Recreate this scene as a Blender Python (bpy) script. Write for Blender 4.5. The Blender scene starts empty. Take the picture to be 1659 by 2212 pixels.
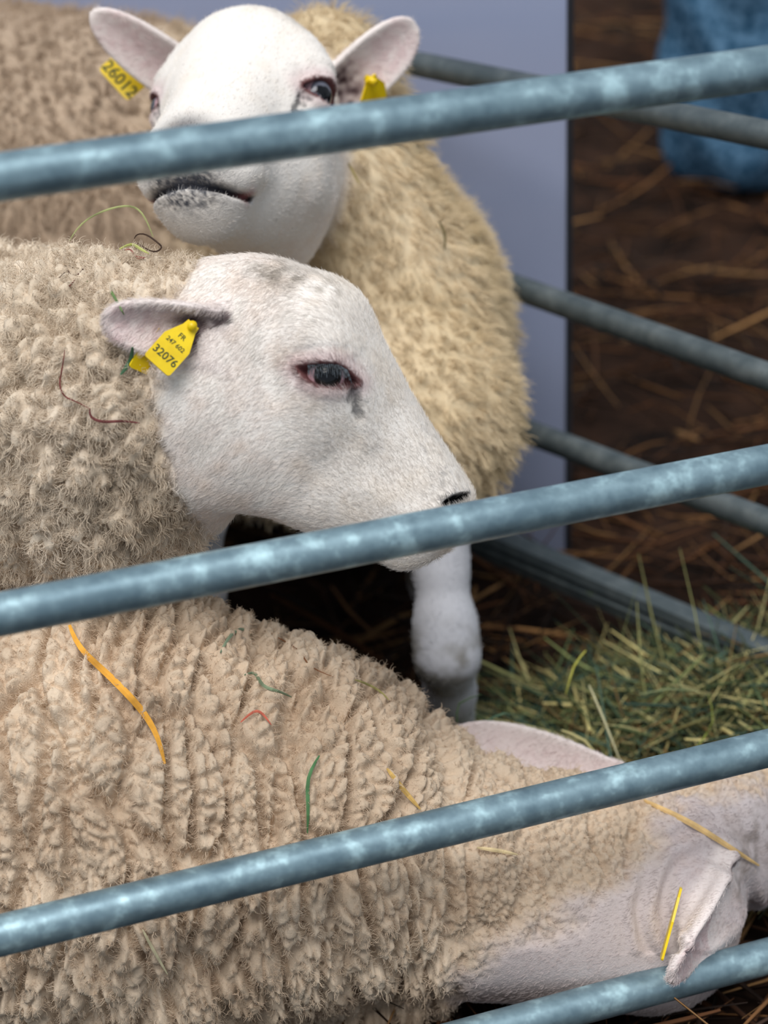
import bpy, bmesh, math, random
import numpy as np
from mathutils import Vector, Matrix

random.seed(7)
rng = np.random.default_rng(11)
scene = bpy.context.scene
C = scene.collection

# ------------------------------------------------------------------ camera
IW, IH, FPX = 1659.0, 2212.0, 5000.0
PITCH, ROLL, CAMH = math.radians(27.0), math.radians(2.1), 1.45
CAM = np.array([0.0, 0.0, CAMH])
FWD = np.array([0.0, math.cos(PITCH), -math.sin(PITCH)])
_r0 = np.array([1.0, 0.0, 0.0])
_u0 = np.array([0.0, math.sin(PITCH), math.cos(PITCH)])
RGT = math.cos(ROLL) * _r0 - math.sin(ROLL) * _u0
UPV = math.sin(ROLL) * _r0 + math.cos(ROLL) * _u0
DWN = -UPV
TOC = -FWD

cam_d = bpy.data.cameras.new('camera')
cam = bpy.data.objects.new('camera', cam_d)
C.objects.link(cam)
cam_d.sensor_fit = 'VERTICAL'
cam_d.sensor_height = 40.0
cam_d.lens = 40.0 * FPX / IH
cam_d.clip_start = 0.05
cam_d.clip_end = 200
_m = Matrix(((RGT[0], UPV[0], TOC[0], CAM[0]), (RGT[1], UPV[1], TOC[1], CAM[1]), (RGT[2], UPV[2], TOC[2], CAM[2]), (0, 0, 0, 1)))
cam.matrix_world = _m
cam_d.dof.use_dof = True
cam_d.dof.focus_distance = 2.02
cam_d.dof.aperture_fstop = 4.2
scene.camera = cam

# ------------------------------------------------------------------ light
world = bpy.data.worlds.new('overcast_sky')
scene.world = world
world.use_nodes = True
wn = world.node_tree
wn.nodes['Background'].inputs['Color'].default_value = (0.80, 0.90, 1.0, 1)
wn.nodes['Background'].inputs['Strength'].default_value = 0.48
sun_d = bpy.data.lights.new('sun', 'SUN')
sun_d.energy = 2.9
sun_d.angle = math.radians(40)
sun_d.color = (1.0, 0.97, 0.93)
sun = bpy.data.objects.new('sun', sun_d)
C.objects.link(sun)
sun.rotation_euler = Vector((0.10, 0.42, -0.90)).to_track_quat('-Z', 'Y').to_euler()
vs = scene.view_settings
vs.view_transform = 'Standard'
vs.look = 'None'
vs.gamma = 1.0
vs.use_curve_mapping = False
vs.exposure = 0.2


# ------------------------------------------------------------------ helpers: places
def W(px, py, Z):
    """the point seen at pixel (px, py) at distance Z along the view axis"""
    return CAM + Z * (FWD + (px - IW / 2) / FPX * RGT + (py - IH / 2) / FPX * DWN)


def ray(px, py):
    return FWD + (px - IW / 2) / FPX * RGT + (py - IH / 2) / FPX * DWN


def on_plane(px, py, p0, n):
    r = ray(px, py)
    return CAM + r * (np.dot(p0 - CAM, n) / np.dot(r, n))


def on_height(px, py, h):
    r = ray(px, py)
    return CAM + r * ((h - CAMH) / r[2])


def project(p):
    d = p - CAM
    z = d @ FWD
    return np.stack([IW / 2 + FPX * (d @ RGT) / z, IH / 2 + FPX * (d @ DWN) / z, z], -1)


def nrm(v):
    v = np.asarray(v, float)
    return v / (np.linalg.norm(v, axis=-1, keepdims=True) + 1e-12)


def sstep(a, b, x):
    t = np.clip((x - a) / (b - a), 0, 1)
    return t * t * (3 - 2 * t)


def lin(r, g, b):
    c = np.array([r, g, b], float) / 255.0
    return np.where(c <= 0.04045, c / 12.92, ((c + 0.055) / 1.055) ** 2.4)


# ------------------------------------------------------------------ helpers: noise
def hash3(ix, iy, iz, seed=0):
    with np.errstate(over='ignore'):
        h = ix.astype(np.uint32) * np.uint32(73856093) ^ iy.astype(np.uint32) * np.uint32(19349663) ^ iz.astype(np.uint32) * np.uint32(83492791) ^ np.uint32((seed * 2654435761) & 0xffffffff)
        h ^= h >> np.uint32(16)
        h *= np.uint32(0x7feb352d)
        h ^= h >> np.uint32(15)
        h *= np.uint32(0x846ca68b)
        h ^= h >> np.uint32(16)
    return h


def u01(h):
    return (h & np.uint32(0xffffff)).astype(np.float32) / 16777216.0


def vnoise(p, seed=0):
    """value noise in -1..1"""
    p = np.asarray(p, np.float32)
    i = np.floor(p).astype(np.int32)
    f = p - i
    f = f * f * (3 - 2 * f)
    out = 0
    for dx in (0, 1):
        for dy in (0, 1):
            for dz in (0, 1):
                w = (f[:, 0] if dx else 1 - f[:, 0]) * (f[:, 1] if dy else 1 - f[:, 1]) * (f[:, 2] if dz else 1 - f[:, 2])
                out = out + w * u01(hash3(i[:, 0] + dx, i[:, 1] + dy, i[:, 2] + dz, seed))
    return out * 2 - 1


def fbm(p, seed=0, octv=3):
    s, a = 0, 1.0
    for k in range(octv):
        s = s + a * vnoise(p * (2.03 ** k), seed + k)
        a *= 0.5
    return s


def vnoise3(p, seed=0):
    return np.stack([vnoise(p, seed), vnoise(p + 17.3, seed + 5), vnoise(p - 9.1, seed + 9)], -1)


def worley(p, seed=0):
    """F1, F2, vector to nearest seed, random id"""
    p = np.asarray(p, np.float32)
    i = np.floor(p).astype(np.int32)
    n = len(p)
    f1 = np.full(n, 9.0, np.float32)
    f2 = np.full(n, 9.0, np.float32)
    vec = np.zeros((n, 3), np.float32)
    rid = np.zeros(n, np.float32)
    for dx in (-1, 0, 1):
        for dy in (-1, 0, 1):
            for dz in (-1, 0, 1):
                c = i + np.array([dx, dy, dz], np.int32)
                h = hash3(c[:, 0], c[:, 1], c[:, 2], seed)
                h2 = hash3(c[:, 1], c[:, 2], c[:, 0], seed + 31)
                q = np.stack([c[:, 0] + u01(h), c[:, 1] + u01(h >> np.uint32(8)), c[:, 2] + u01(h2)], -1)
                v = q - p
                d = np.sqrt((v * v).sum(-1))
                m = d < f1
                f2 = np.where(m, f1, np.minimum(f2, d))
                vec[m] = v[m]
                rid[m] = u01(h2 >> np.uint32(4))[m]
                f1 = np.where(m, d, f1)
    return f1, f2, vec, rid


# ------------------------------------------------------------------ helpers: implicit solids
def smin(a, b, k):
    h = np.maximum(k - np.abs(a - b), 0.0) / k
    return np.minimum(a, b) - h * h * k * 0.25


def smax(a, b, k):
    return -smin(-a, -b, k)


def cone(p1, r1, p2, r2, flat=1.0, ax=None):
    """tapered rounded limb; flat < 1 squeezes it along ax"""
    p1 = np.asarray(p1, float); p2 = np.asarray(p2, float)
    ab = p2 - p1
    L2 = ab @ ab

    def f(p):
        q = p - p1
        h = np.clip(q @ ab / L2, 0, 1)
        d = q - h[:, None] * ab
        if ax is not None:
            d = d + ((1 / flat - 1) * (d @ ax))[:, None] * ax
        r = r1 + (r2 - r1) * h
        return np.sqrt((d * d).sum(-1)) - r
    return f


def ell(c, r, axes=None):
    c = np.asarray(c, float); r = np.asarray(r, float)
    A = np.eye(3) if axes is None else np.asarray(axes, float)

    def f(p):
        q = (p - c) @ A.T / r
        return (np.sqrt((q * q).sum(-1)) - 1) * r.min()
    return f


def poly_sdf(P, x, y):
    """signed distance to a closed polygon, negative inside"""
    n = len(P)
    d = np.full(len(x), 1e9)
    s = np.ones(len(x))
    for k in range(n):
        ax, ay = P[k]
        bx, by = P[k - 1]
        ex, ey = bx - ax, by - ay
        wx, wy = x - ax, y - ay
        t = np.clip((wx * ex + wy * ey) / (ex * ex + ey * ey + 1e-12), 0, 1)
        d = np.minimum(d, (wx - ex * t) ** 2 + (wy - ey * t) ** 2)
        c1 = y >= ay
        c2 = y < by
        c3 = ex * wy > ey * wx
        flip = (c1 & c2 & c3) | (~c1 & ~c2 & ~c3)
        s = np.where(flip, -s, s)
    return s * np.sqrt(d)


def line_dist(P, x, y):
    d = np.full(len(x), 1e9)
    for k in range(len(P) - 1):
        ax, ay = P[k]
        bx, by = P[k + 1]
        ex, ey = bx - ax, by - ay
        wx, wy = x - ax, y - ay
        t = np.clip((wx * ex + wy * ey) / (ex * ex + ey * ey + 1e-12), 0, 1)
        d = np.minimum(d, (wx - ex * t) ** 2 + (wy - ey * t) ** 2)
    return np.sqrt(d)


def catmull(P, n=4, closed=True):
    P = np.asarray(P, float)
    out = []
    N = len(P)
    rngk = range(N) if closed else range(N - 1)
    for k in rngk:
        if closed:
            p0, p1, p2, p3 = P[k - 1], P[k], P[(k + 1) % N], P[(k + 2) % N]
        else:
            p0, p1, p2, p3 = P[max(k - 1, 0)], P[k], P[k + 1], P[min(k + 2, N - 1)]
        for j in range(n):
            t = j / n
            out.append(0.5 * ((2 * p1) + (-p0 + p2) * t + (2 * p0 - 5 * p1 + 4 * p2 - p3) * t * t + (-p0 + 3 * p1 - 3 * p2 + p3) * t ** 3))
    if not closed:
        out.append(P[-1])
    return np.array(out)


def axis_pts(lo, hi, zones, coarse):
    """grid lines from lo to hi, finer inside the zones (a, b, step)"""
    out = [lo]
    x = lo
    while x < hi:
        h = coarse
        for a, b, s in zones:
            if a <= x <= b:
                h = min(h, s)
            elif x < a < x + h:
                h = min(h, max(a - x, s))
        x += h
        out.append(x)
    return np.array(out)


def surface_nets(F, xs, ys, zs):
    nx, ny, nz = len(xs), len(ys), len(zs)
    st = 4
    # coarse pass, to find the blocks the surface runs through
    ci, cj, ck = np.arange(0, nx, st), np.arange(0, ny, st), np.arange(0, nz, st)
    if ci[-1] != nx - 1: ci = np.append(ci, nx - 1)
    if cj[-1] != ny - 1: cj = np.append(cj, ny - 1)
    if ck[-1] != nz - 1: ck = np.append(ck, nz - 1)
    g = np.stack(np.meshgrid(xs[ci], ys[cj], zs[ck], indexing='ij'), -1)
    fc = F(g.reshape(-1, 3)).reshape(g.shape[:3])
    dx = np.diff(xs[ci]); dy = np.diff(ys[cj]); dz = np.diff(zs[ck])
    rad = np.sqrt(dx[:, None, None] ** 2 + dy[None, :, None] ** 2 + dz[None, None, :] ** 2)
    corners = [fc[a:a + len(dx), b:b + len(dy), c:c + len(dz)] for a in (0, 1) for b in (0, 1) for c in (0, 1)]
    cmin = np.minimum.reduce(corners)
    cmax = np.maximum.reduce(corners)
    act = (cmin < rad * 0.9) & (cmax > -rad * 0.9)
    vals = np.where(np.repeat(np.repeat(np.repeat(fc[:-1, :-1, :-1] < 0, st, 0), st, 1), st, 2)[:nx, :ny, :nz], -1.0, 1.0).astype(np.float32)
    pad = [(0, nx - vals.shape[0]), (0, ny - vals.shape[1]), (0, nz - vals.shape[2])]
    vals = np.pad(vals, pad, mode='edge')
    need = np.zeros((nx, ny, nz), bool)
    for (a, b, c) in np.argwhere(act):
        need[ci[a]:ci[a + 1] + 1, cj[b]:cj[b + 1] + 1, ck[c]:ck[c + 1] + 1] = True
    I = np.argwhere(need)
    for s in range(0, len(I), 400000):
        J = I[s:s + 400000]
        pts = np.stack([xs[J[:, 0]], ys[J[:, 1]], zs[J[:, 2]]], -1)
        vals[J[:, 0], J[:, 1], J[:, 2]] = F(pts)
    ins = vals < 0
    cnt = np.zeros((nx - 1, ny - 1, nz - 1), np.int8)
    for a in (0, 1):
        for b in (0, 1):
            for c in (0, 1):
                cnt += ins[a:nx - 1 + a, b:ny - 1 + b, c:nz - 1 + c]
    cells = np.argwhere((cnt > 0) & (cnt < 8))
    idx = np.full(cnt.shape, -1, np.int32)
    idx[cells[:, 0], cells[:, 1], cells[:, 2]] = np.arange(len(cells))
    corner = [(a, b, c) for a in (0, 1) for b in (0, 1) for c in (0, 1)]
    cv = np.stack([vals[cells[:, 0] + a, cells[:, 1] + b, cells[:, 2] + c] for a, b, c in corner], -1)
    cp = np.stack([np.stack([xs[cells[:, 0] + a], ys[cells[:, 1] + b], zs[cells[:, 2] + c]], -1) for a, b, c in corner], 1)
    acc = np.zeros((len(cells), 3)); num = np.zeros(len(cells))
    for i in range(8):
        for j in range(i + 1, 8):
            if sum(abs(corner[i][k] - corner[j][k]) for k in range(3)) != 1:
                continue
            m = (cv[:, i] < 0) != (cv[:, j] < 0)
            t = cv[m, i] / (cv[m, i] - cv[m, j])
            acc[m] += cp[m, i] + t[:, None] * (cp[m, j] - cp[m, i])
            num[m] += 1
    V = acc / num[:, None]
    quads = []
    for axis in range(3):
        sl0 = [slice(None)] * 3; sl1 = [slice(None)] * 3
        sl0[axis] = slice(0, -1); sl1[axis] = slice(1, None)
        ch = np.argwhere(ins[tuple(sl0)] != ins[tuple(sl1)])
        o1, o2 = (axis + 1) % 3, (axis + 2) % 3
        lim = [nx - 1, ny - 1, nz - 1]
        ch = ch[(ch[:, o1] > 0) & (ch[:, o2] > 0) & (ch[:, o1] < lim[o1]) & (ch[:, o2] < lim[o2])]
        e1 = np.zeros(3, int); e2 = np.zeros(3, int)
        e1[o1] = 1; e2[o2] = 1
        q = np.stack([idx[tuple((ch - e1 - e2).T)], idx[tuple((ch - e2).T)], idx[tuple(ch.T)], idx[tuple((ch - e1).T)]], -1)
        inside0 = ins[tuple(ch.T)]
        q[~inside0] = q[~inside0][:, ::-1]
        quads.append(q)
    Q = np.concatenate(quads)
    Q = Q[(Q >= 0).all(1)]
    return V, Q


def vert_normals(V, Q):
    n = np.cross(V[Q[:, 2]] - V[Q[:, 0]], V[Q[:, 3]] - V[Q[:, 1]])
    N = np.zeros_like(V)
    for k in range(4):
        for d in range(3):
            N[:, d] += np.bincount(Q[:, k], n[:, d], len(V))
    return nrm(N)


def relax(V, Q, it=1, lam=0.5, w=None):
    for _ in range(it):
        S = np.zeros_like(V); c = np.zeros(len(V))
        for k in range(4):
            for m in (1, 3):
                j = Q[:, (k + m) % 4]
                for d in range(3):
                    S[:, d] += np.bincount(Q[:, k], V[j, d], len(V))
                c += np.bincount(Q[:, k], minlength=len(V))
        l = lam if w is None else lam * w[:, None]
        V = V + l * (S / np.maximum(c, 1)[:, None] - V)
    return V


# ------------------------------------------------------------------ helpers: objects
def mesh_obj(name, V, faces, mat, parent=None, col=None, smooth=True):
    me = bpy.data.meshes.new(name)
    V = np.ascontiguousarray(V, np.float32)
    if isinstance(faces, np.ndarray):
        k = faces.shape[1]
        me.vertices.add(len(V))
        me.vertices.foreach_set('co', V.ravel())
        me.loops.add(faces.size)
        me.loops.foreach_set('vertex_index', np.ascontiguousarray(faces, np.int32).ravel())
        me.polygons.add(len(faces))
        me.polygons.foreach_set('loop_start', np.arange(0, faces.size, k, dtype=np.int32))
        me.update(calc_edges=True)
        me.validate()
    else:
        me.from_pydata([tuple(v) for v in V], [], faces)
    if smooth:
        me.polygons.foreach_set('use_smooth', np.ones(len(me.polygons), bool))
    if col is not None:
        at = me.attributes.new('col', 'FLOAT_COLOR', 'POINT')
        c4 = np.ones((len(V), 4), np.float32)
        c4[:, :3] = col
        at.data.foreach_set('color', c4.ravel())
    for m in (mat if isinstance(mat, (list, tuple)) else [mat]):
        me.materials.append(m)
    o = bpy.data.objects.new(name, me)
    C.objects.link(o)
    if parent is not None:
        o.parent = parent
        o.matrix_parent_inverse = parent.matrix_world.inverted()
    return o


def tag(o, label=None, cat=None, group=None, kind=None):
    if label: o['label'] = label
    if cat: o['category'] = cat
    if group: o['group'] = group
    if kind: o['kind'] = kind
    return o


def empty(name, loc):
    o = bpy.data.objects.new(name, None)
    o.empty_display_size = 0.1
    C.objects.link(o)
    o.location = loc
    bpy.context.view_layer.update()
    return o


def tube(path, rad, sides=12, cap=True):
    """tube along a 3-D path, radius per point"""
    P = np.asarray(path, float)
    n = len(P)
    R = np.full(n, rad, float) if np.isscalar(rad) else np.asarray(rad, float)
    T = nrm(np.gradient(P, axis=0))
    ref = np.array([0, 0, 1.0]) if abs(T[0][2]) < 0.9 else np.array([1.0, 0, 0])
    V, F = [], []
    a = nrm(np.cross(T[0], ref))
    for i in range(n):
        a = nrm(a - T[i] * (a @ T[i]))
        b = np.cross(T[i], a)
        for k in range(sides):
            t = 2 * math.pi * k / sides
            V.append(P[i] + R[i] * (math.cos(t) * a + math.sin(t) * b))
    for i in range(n - 1):
        for k in range(sides):
            F.append((i * sides + k, i * sides + (k + 1) % sides, (i + 1) * sides + (k + 1) % sides, (i + 1) * sides + k))
    if cap:
        F.append(tuple(range(sides))[::-1])
        F.append(tuple((n - 1) * sides + k for k in range(sides)))
    return np.array(V), F


def hair_obj(name, P, rad, mat, parent, col=None):
    """P: strands x points x 3, rad: per point; a Curves object"""
    n, k, _ = P.shape
    cd = bpy.data.hair_curves.new(name)
    cd.add_curves([k] * n)
    cd.attributes['position'].data.foreach_set('vector', np.ascontiguousarray(P, np.float32).ravel())
    ra = cd.attributes.get('radius') or cd.attributes.new('radius', 'FLOAT', 'POINT')
    ra.data.foreach_set('value', np.tile(np.asarray(rad, np.float32), n))
    if col is not None:
        at = cd.attributes.new('col', 'FLOAT_COLOR', 'POINT')
        c4 = np.ones((n, k, 4), np.float32)
        c4[:, :, :3] = col[:, None, :]
        at.data.foreach_set('color', c4.ravel())
    cd.materials.append(mat)
    o = bpy.data.objects.new(name, cd)
    C.objects.link(o)
    o.parent = parent
    o.matrix_parent_inverse = parent.matrix_world.inverted()
    o['kind'] = 'stuff'
    return o


def scatter(V, Q, N, weight, n, seed):
    """random points on quads; weight per vertex"""
    r = np.random.default_rng(seed)
    area = 0.5 * np.linalg.norm(np.cross(V[Q[:, 2]] - V[Q[:, 0]], V[Q[:, 3]] - V[Q[:, 1]]), axis=1)
    w = area * weight[Q].mean(1)
    cdf = np.cumsum(w)
    f = np.searchsorted(cdf, r.random(n) * cdf[-1])
    f = np.minimum(f, len(Q) - 1)
    u, v = r.random(n), r.random(n)
    bw = np.stack([(1 - u) * (1 - v), u * (1 - v), u * v, (1 - u) * v], -1)
    q = Q[f]
    return (V[q] * bw[:, :, None]).sum(1), nrm((N[q] * bw[:, :, None]).sum(1)), q, bw


# ------------------------------------------------------------------ materials
def new_mat(name):
    m = bpy.data.materials.new(name)
    m.use_nodes = True
    nt = m.node_tree
    b = nt.nodes['Principled BSDF']
    return m, nt, b


def N_(nt, t, **kw):
    n = nt.nodes.new(t)
    for k, v in kw.items():
        if k in n.inputs:
            n.inputs[k].default_value = v
        else:
            setattr(n, k, v)
    return n


def attr_mat(name, rough=0.9, noise_scale=400.0, amount=0.25, bump=0.0, bump_scale=900.0, sheen=0.0, trans=0.0, spec=0.2):
    """colour from the object's own 'col' attribute, broken up by fine noise"""
    m, nt, b = new_mat(name)
    at = N_(nt, 'ShaderNodeAttribute', attribute_name='col')
    tc = N_(nt, 'ShaderNodeTexCoord')
    nz = N_(nt, 'ShaderNodeTexNoise', Scale=noise_scale, Detail=3.0)
    mp = N_(nt, 'ShaderNodeMapRange')
    mp.inputs['To Min'].default_value = 1.0 - amount
    mp.inputs['To Max'].default_value = 1.0 + amount
    mx = N_(nt, 'ShaderNodeMix', data_type='RGBA', blend_type='MULTIPLY')
    mx.inputs[0].default_value = 1.0
    nt.links.new(tc.outputs['Object'], nz.inputs['Vector'])
    nt.links.new(nz.outputs['Fac'], mp.inputs['Value'])
    nt.links.new(at.outputs['Color'], mx.inputs[6])
    nt.links.new(mp.outputs['Result'], mx.inputs[7])
    nt.links.new(mx.outputs[2], b.inputs['Base Color'])
    b.inputs['Roughness'].default_value = rough
    b.inputs['Specular IOR Level'].default_value = spec
    if sheen:
        b.inputs['Sheen Weight'].default_value = sheen
        b.inputs['Sheen Roughness'].default_value = 0.5
    if bump:
        n2 = N_(nt, 'ShaderNodeTexNoise', Scale=bump_scale, Detail=2.0)
        bp = N_(nt, 'ShaderNodeBump', Strength=bump, Distance=0.002)
        nt.links.new(tc.outputs['Object'], n2.inputs['Vector'])
        nt.links.new(n2.outputs['Fac'], bp.inputs['Height'])
        nt.links.new(bp.outputs['Normal'], b.inputs['Normal'])
    return m


def plain_mat(name, c1, c2, scale=8.0, rough=0.6, metal=0.0, detail=4.0, bump=0.0, spec=0.5, lo=0.35, hi=0.65):
    m, nt, b = new_mat(name)
    tc = N_(nt, 'ShaderNodeTexCoord')
    nz = N_(nt, 'ShaderNodeTexNoise', Scale=scale, Detail=detail)
    cr = N_(nt, 'ShaderNodeValToRGB')
    cr.color_ramp.elements[0].position = lo
    cr.color_ramp.elements[0].color = (*c1, 1)
    cr.color_ramp.elements[1].position = hi
    cr.color_ramp.elements[1].color = (*c2, 1)
    nt.links.new(tc.outputs['Object'], nz.inputs['Vector'])
    nt.links.new(nz.outputs['Fac'], cr.inputs['Fac'])
    nt.links.new(cr.outputs['Color'], b.inputs['Base Color'])
    b.inputs['Roughness'].default_value = rough
    b.inputs['Metallic'].default_value = metal
    b.inputs['Specular IOR Level'].default_value = spec
    if bump:
        bp = N_(nt, 'ShaderNodeBump', Strength=bump, Distance=0.003)
        nt.links.new(nz.outputs['Fac'], bp.inputs['Height'])
        nt.links.new(bp.outputs['Normal'], b.inputs['Normal'])
    return m


def galvanised(name, c1, c2, c3, rough=0.42):
    m, nt, b = new_mat(name)
    tc = N_(nt, 'ShaderNodeTexCoord')
    n1 = N_(nt, 'ShaderNodeTexNoise', Scale=38.0, Detail=3.0, Roughness=0.6)
    n2 = N_(nt, 'ShaderNodeTexNoise', Scale=9.0, Detail=2.0)
    v = N_(nt, 'ShaderNodeTexVoronoi', Scale=55.0)
    cr = N_(nt, 'ShaderNodeValToRGB')
    e = cr.color_ramp.elements
    e[0].position = 0.34; e[0].color = (*c1, 1)
    e[1].position = 0.70; e[1].color = (*c3, 1)
    k = e.new(0.54); k.color = (*c2, 1)
    ad = N_(nt, 'ShaderNodeMath', operation='MULTIPLY_ADD')
    ad.inputs[1].default_value = 0.35
    nt.links.new(tc.outputs['Object'], n1.inputs['Vector'])
    nt.links.new(tc.outputs['Object'], n2.inputs['Vector'])
    nt.links.new(tc.outputs['Object'], v.inputs['Vector'])
    sub = N_(nt, 'ShaderNodeMath', operation='SUBTRACT')
    sub.inputs[1].default_value = 0.5
    nt.links.new(n2.outputs['Fac'], sub.inputs[0])
    nt.links.new(sub.outputs[0], ad.inputs[0])
    nt.links.new(n1.outputs['Fac'], ad.inputs[2])
    nt.links.new(ad.outputs[0], cr.inputs['Fac'])
    nt.links.new(cr.outputs['Color'], b.inputs['Base Color'])
    rr = N_(nt, 'ShaderNodeMapRange')
    rr.inputs['To Min'].default_value = rough - 0.08
    rr.inputs['To Max'].default_value = rough + 0.14
    nt.links.new(v.outputs['Distance'], rr.inputs['Value'])
    nt.links.new(rr.outputs['Result'], b.inputs['Roughness'])
    b.inputs['Metallic'].default_value = 0.55
    bp = N_(nt, 'ShaderNodeBump', Strength=0.12, Distance=0.002)
    nt.links.new(n1.outputs['Fac'], bp.inputs['Height'])
    nt.links.new(bp.outputs['Normal'], b.inputs['Normal'])
    return m


M_sheep = attr_mat('sheep_hide', rough=0.9, noise_scale=350, amount=0.10, bump=0.35, bump_scale=700, sheen=0.0)
M_wool = attr_mat('wool_strand', rough=0.9, noise_scale=30, amount=0.08)
M_hair = attr_mat('face_hair_strand', rough=0.75, noise_scale=200, amount=0.10, spec=0.3)
M_hay = attr_mat('hay_blade', rough=0.75, noise_scale=120, amount=0.3)
M_straw = attr_mat('straw_litter', rough=0.85, noise_scale=60, amount=0.35)
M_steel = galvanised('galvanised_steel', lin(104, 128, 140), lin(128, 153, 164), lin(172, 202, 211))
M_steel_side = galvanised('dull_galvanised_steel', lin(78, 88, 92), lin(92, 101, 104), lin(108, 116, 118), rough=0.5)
M_tag = plain_mat('yellow_tag_plastic', lin(222, 186, 0), lin(238, 206, 10), scale=60, rough=0.4)
M_print = plain_mat('tag_print', lin(48, 58, 18), lin(64, 72, 24), scale=80, rough=0.6)
M_lash = plain_mat('lash', lin(18, 22, 28), lin(90, 100, 108), scale=500, rough=0.6)
M_ground = plain_mat('earth_floor', lin(24, 17, 14), lin(54, 37, 28), scale=7, rough=0.95, detail=8, bump=0.6, spec=0.1)
M_panel = plain_mat('painted_panel', lin(150, 160, 190), lin(158, 167, 196), scale=3, rough=0.2)
M_edge = plain_mat('panel_edge_strip', lin(22, 24, 30), lin(32, 34, 42), scale=20, rough=0.6)
M_blue = plain_mat('blue_cloth', lin(16, 60, 88), lin(96, 132, 162), scale=70, rough=0.95, detail=3, bump=0.4, spec=0.1)


def eye_mat(name):
    m, nt, b = new_mat(name)
    at = N_(nt, 'ShaderNodeAttribute', attribute_name='col')
    nt.links.new(at.outputs['Color'], b.inputs['Base Color'])
    b.inputs['Roughness'].default_value = 0.08
    b.inputs['Coat Weight'].default_value = 0.0
    b.inputs['Specular IOR Level'].default_value = 0.35
    b.inputs['Coat Roughness'].default_value = 0.03
    return m


M_eye = eye_mat('wet_eye')

# ------------------------------------------------------------------ setting: ground
gx = np.linspace(-6, 6, 121)
gy = np.linspace(-1.0, 14, 151)
GX, GY = np.meshgrid(gx, gy, indexing='ij')
gp = np.stack([GX.ravel(), GY.ravel(), np.zeros(GX.size)], -1)
gp[:, 2] = 0.012 * fbm(gp * 3.0, 3) - 0.012
ii = np.arange(GX.size).reshape(GX.shape)
gq = np.stack([ii[:-1, :-1], ii[1:, :-1], ii[1:, 1:], ii[:-1, 1:]], -1).reshape(-1, 4)
ground = mesh_obj('floor', gp, gq, M_ground)
tag(ground, 'dark brown earth floor of the pen under the straw', None, kind='structure')


def blade_mesh(P, width, colr, thick=0.35):
    """P: n x k x 3 paths, width: n, flat strips with a ridge; returns V, Q, col"""
    n, k, _ = P.shape
    T = nrm(np.gradient(P, axis=1))
    ref = nrm(np.random.default_rng(5).normal(size=(n, 3)))
    side = nrm(np.cross(T, ref[:, None, :]))
    up = np.cross(side, T)
    taper = (np.sin(np.linspace(0.35, math.pi - 0.12, k)) ** 0.5)[None, :, None]
    w = width[:, None, None] * taper
    A = P - side * w
    B = P + side * w
    D = P + up * w * thick * 2
    V = np.stack([A, B, D], 2).reshape(n, k * 3, 3)
    q = []
    for i in range(k - 1):
        for a in range(3):
            q.append((i * 3 + a, i * 3 + (a + 1) % 3, i * 3 + 3 + (a + 1) % 3, i * 3 + 3 + a))
    q = np.array(q)
    Q = (q[None] + (np.arange(n) * k * 3)[:, None, None]).reshape(-1, 4)
    col = np.repeat(colr[:, None, :], k * 3, 1).reshape(-1, 3)
    return V.reshape(-1, 3), Q, col


def palette(n, cols, r, jit=0.18):
    c = np.array(cols)[r.integers(0, len(cols), n)]
    return np.clip(c * (1 + jit * r.normal(size=(n, 1))), 0.003, 1)


# straw litter strewn over the whole floor
r = np.random.default_rng(21)
n = 15000
yy = 1.2 + 6.5 * r.random(n) ** 1.4
xx = (r.random(n) - 0.5) * (0.9 + yy * 0.62) * 1.15
L = r.uniform(0.04, 0.22, n)
ang = r.uniform(0, 2 * math.pi, n)
tilt = r.normal(0, 0.16, n)
k = 4
t = np.linspace(-0.5, 0.5, k)
d = np.stack([np.cos(ang) * np.cos(tilt), np.sin(ang) * np.cos(tilt), np.sin(tilt)], -1)
bend = r.normal(0, 0.12, (n, 3))
z0 = 0.004 + 0.035 * r.random(n) ** 2 + np.abs(np.sin(tilt)) * L * 0.5
P = np.stack([xx, yy, z0], -1)[:, None, :] + d[:, None, :] * (t[None, :, None] * L[:, None, None]) + bend[:, None, :] * ((t ** 2)[None, :, None] * L[:, None, None])
P[:, :, 2] = np.maximum(P[:, :, 2], 0.003)
cl = palette(n, [lin(70, 44, 28), lin(96, 62, 38), lin(120, 84, 52), lin(52, 34, 24), lin(84, 52, 30), lin(150, 112, 72), lin(60, 44, 36), lin(40, 28, 22)], r, 0.25) * 0.72
V, Q, cc = blade_mesh(P, r.uniform(0.0012, 0.0045, n), cl)
litter = mesh_obj('straw_litter', V, Q, M_straw, None, cc, smooth=False)
tag(litter, 'brown trampled straw litter scattered over the dark floor', 'straw', kind='stuff')

# ------------------------------------------------------------------ front gate
gdir = FWD + (17100 - IW / 2) / FPX * RGT - (-2090 - IH / 2) / FPX * UPV
gdir[2] = 0
gdir = nrm(gdir)
gnor = np.array([-gdir[1], gdir[0], 0])
g0 = W(829, 1106, 1.80)
front_lines = [((118, 366), (1541, 163)), ((118, 1304), (1541, 1026)), ((118, 1992), (1541, 1645)), ((118, 2478), (1541, 2097))]
RAIL = 0.0168


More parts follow.
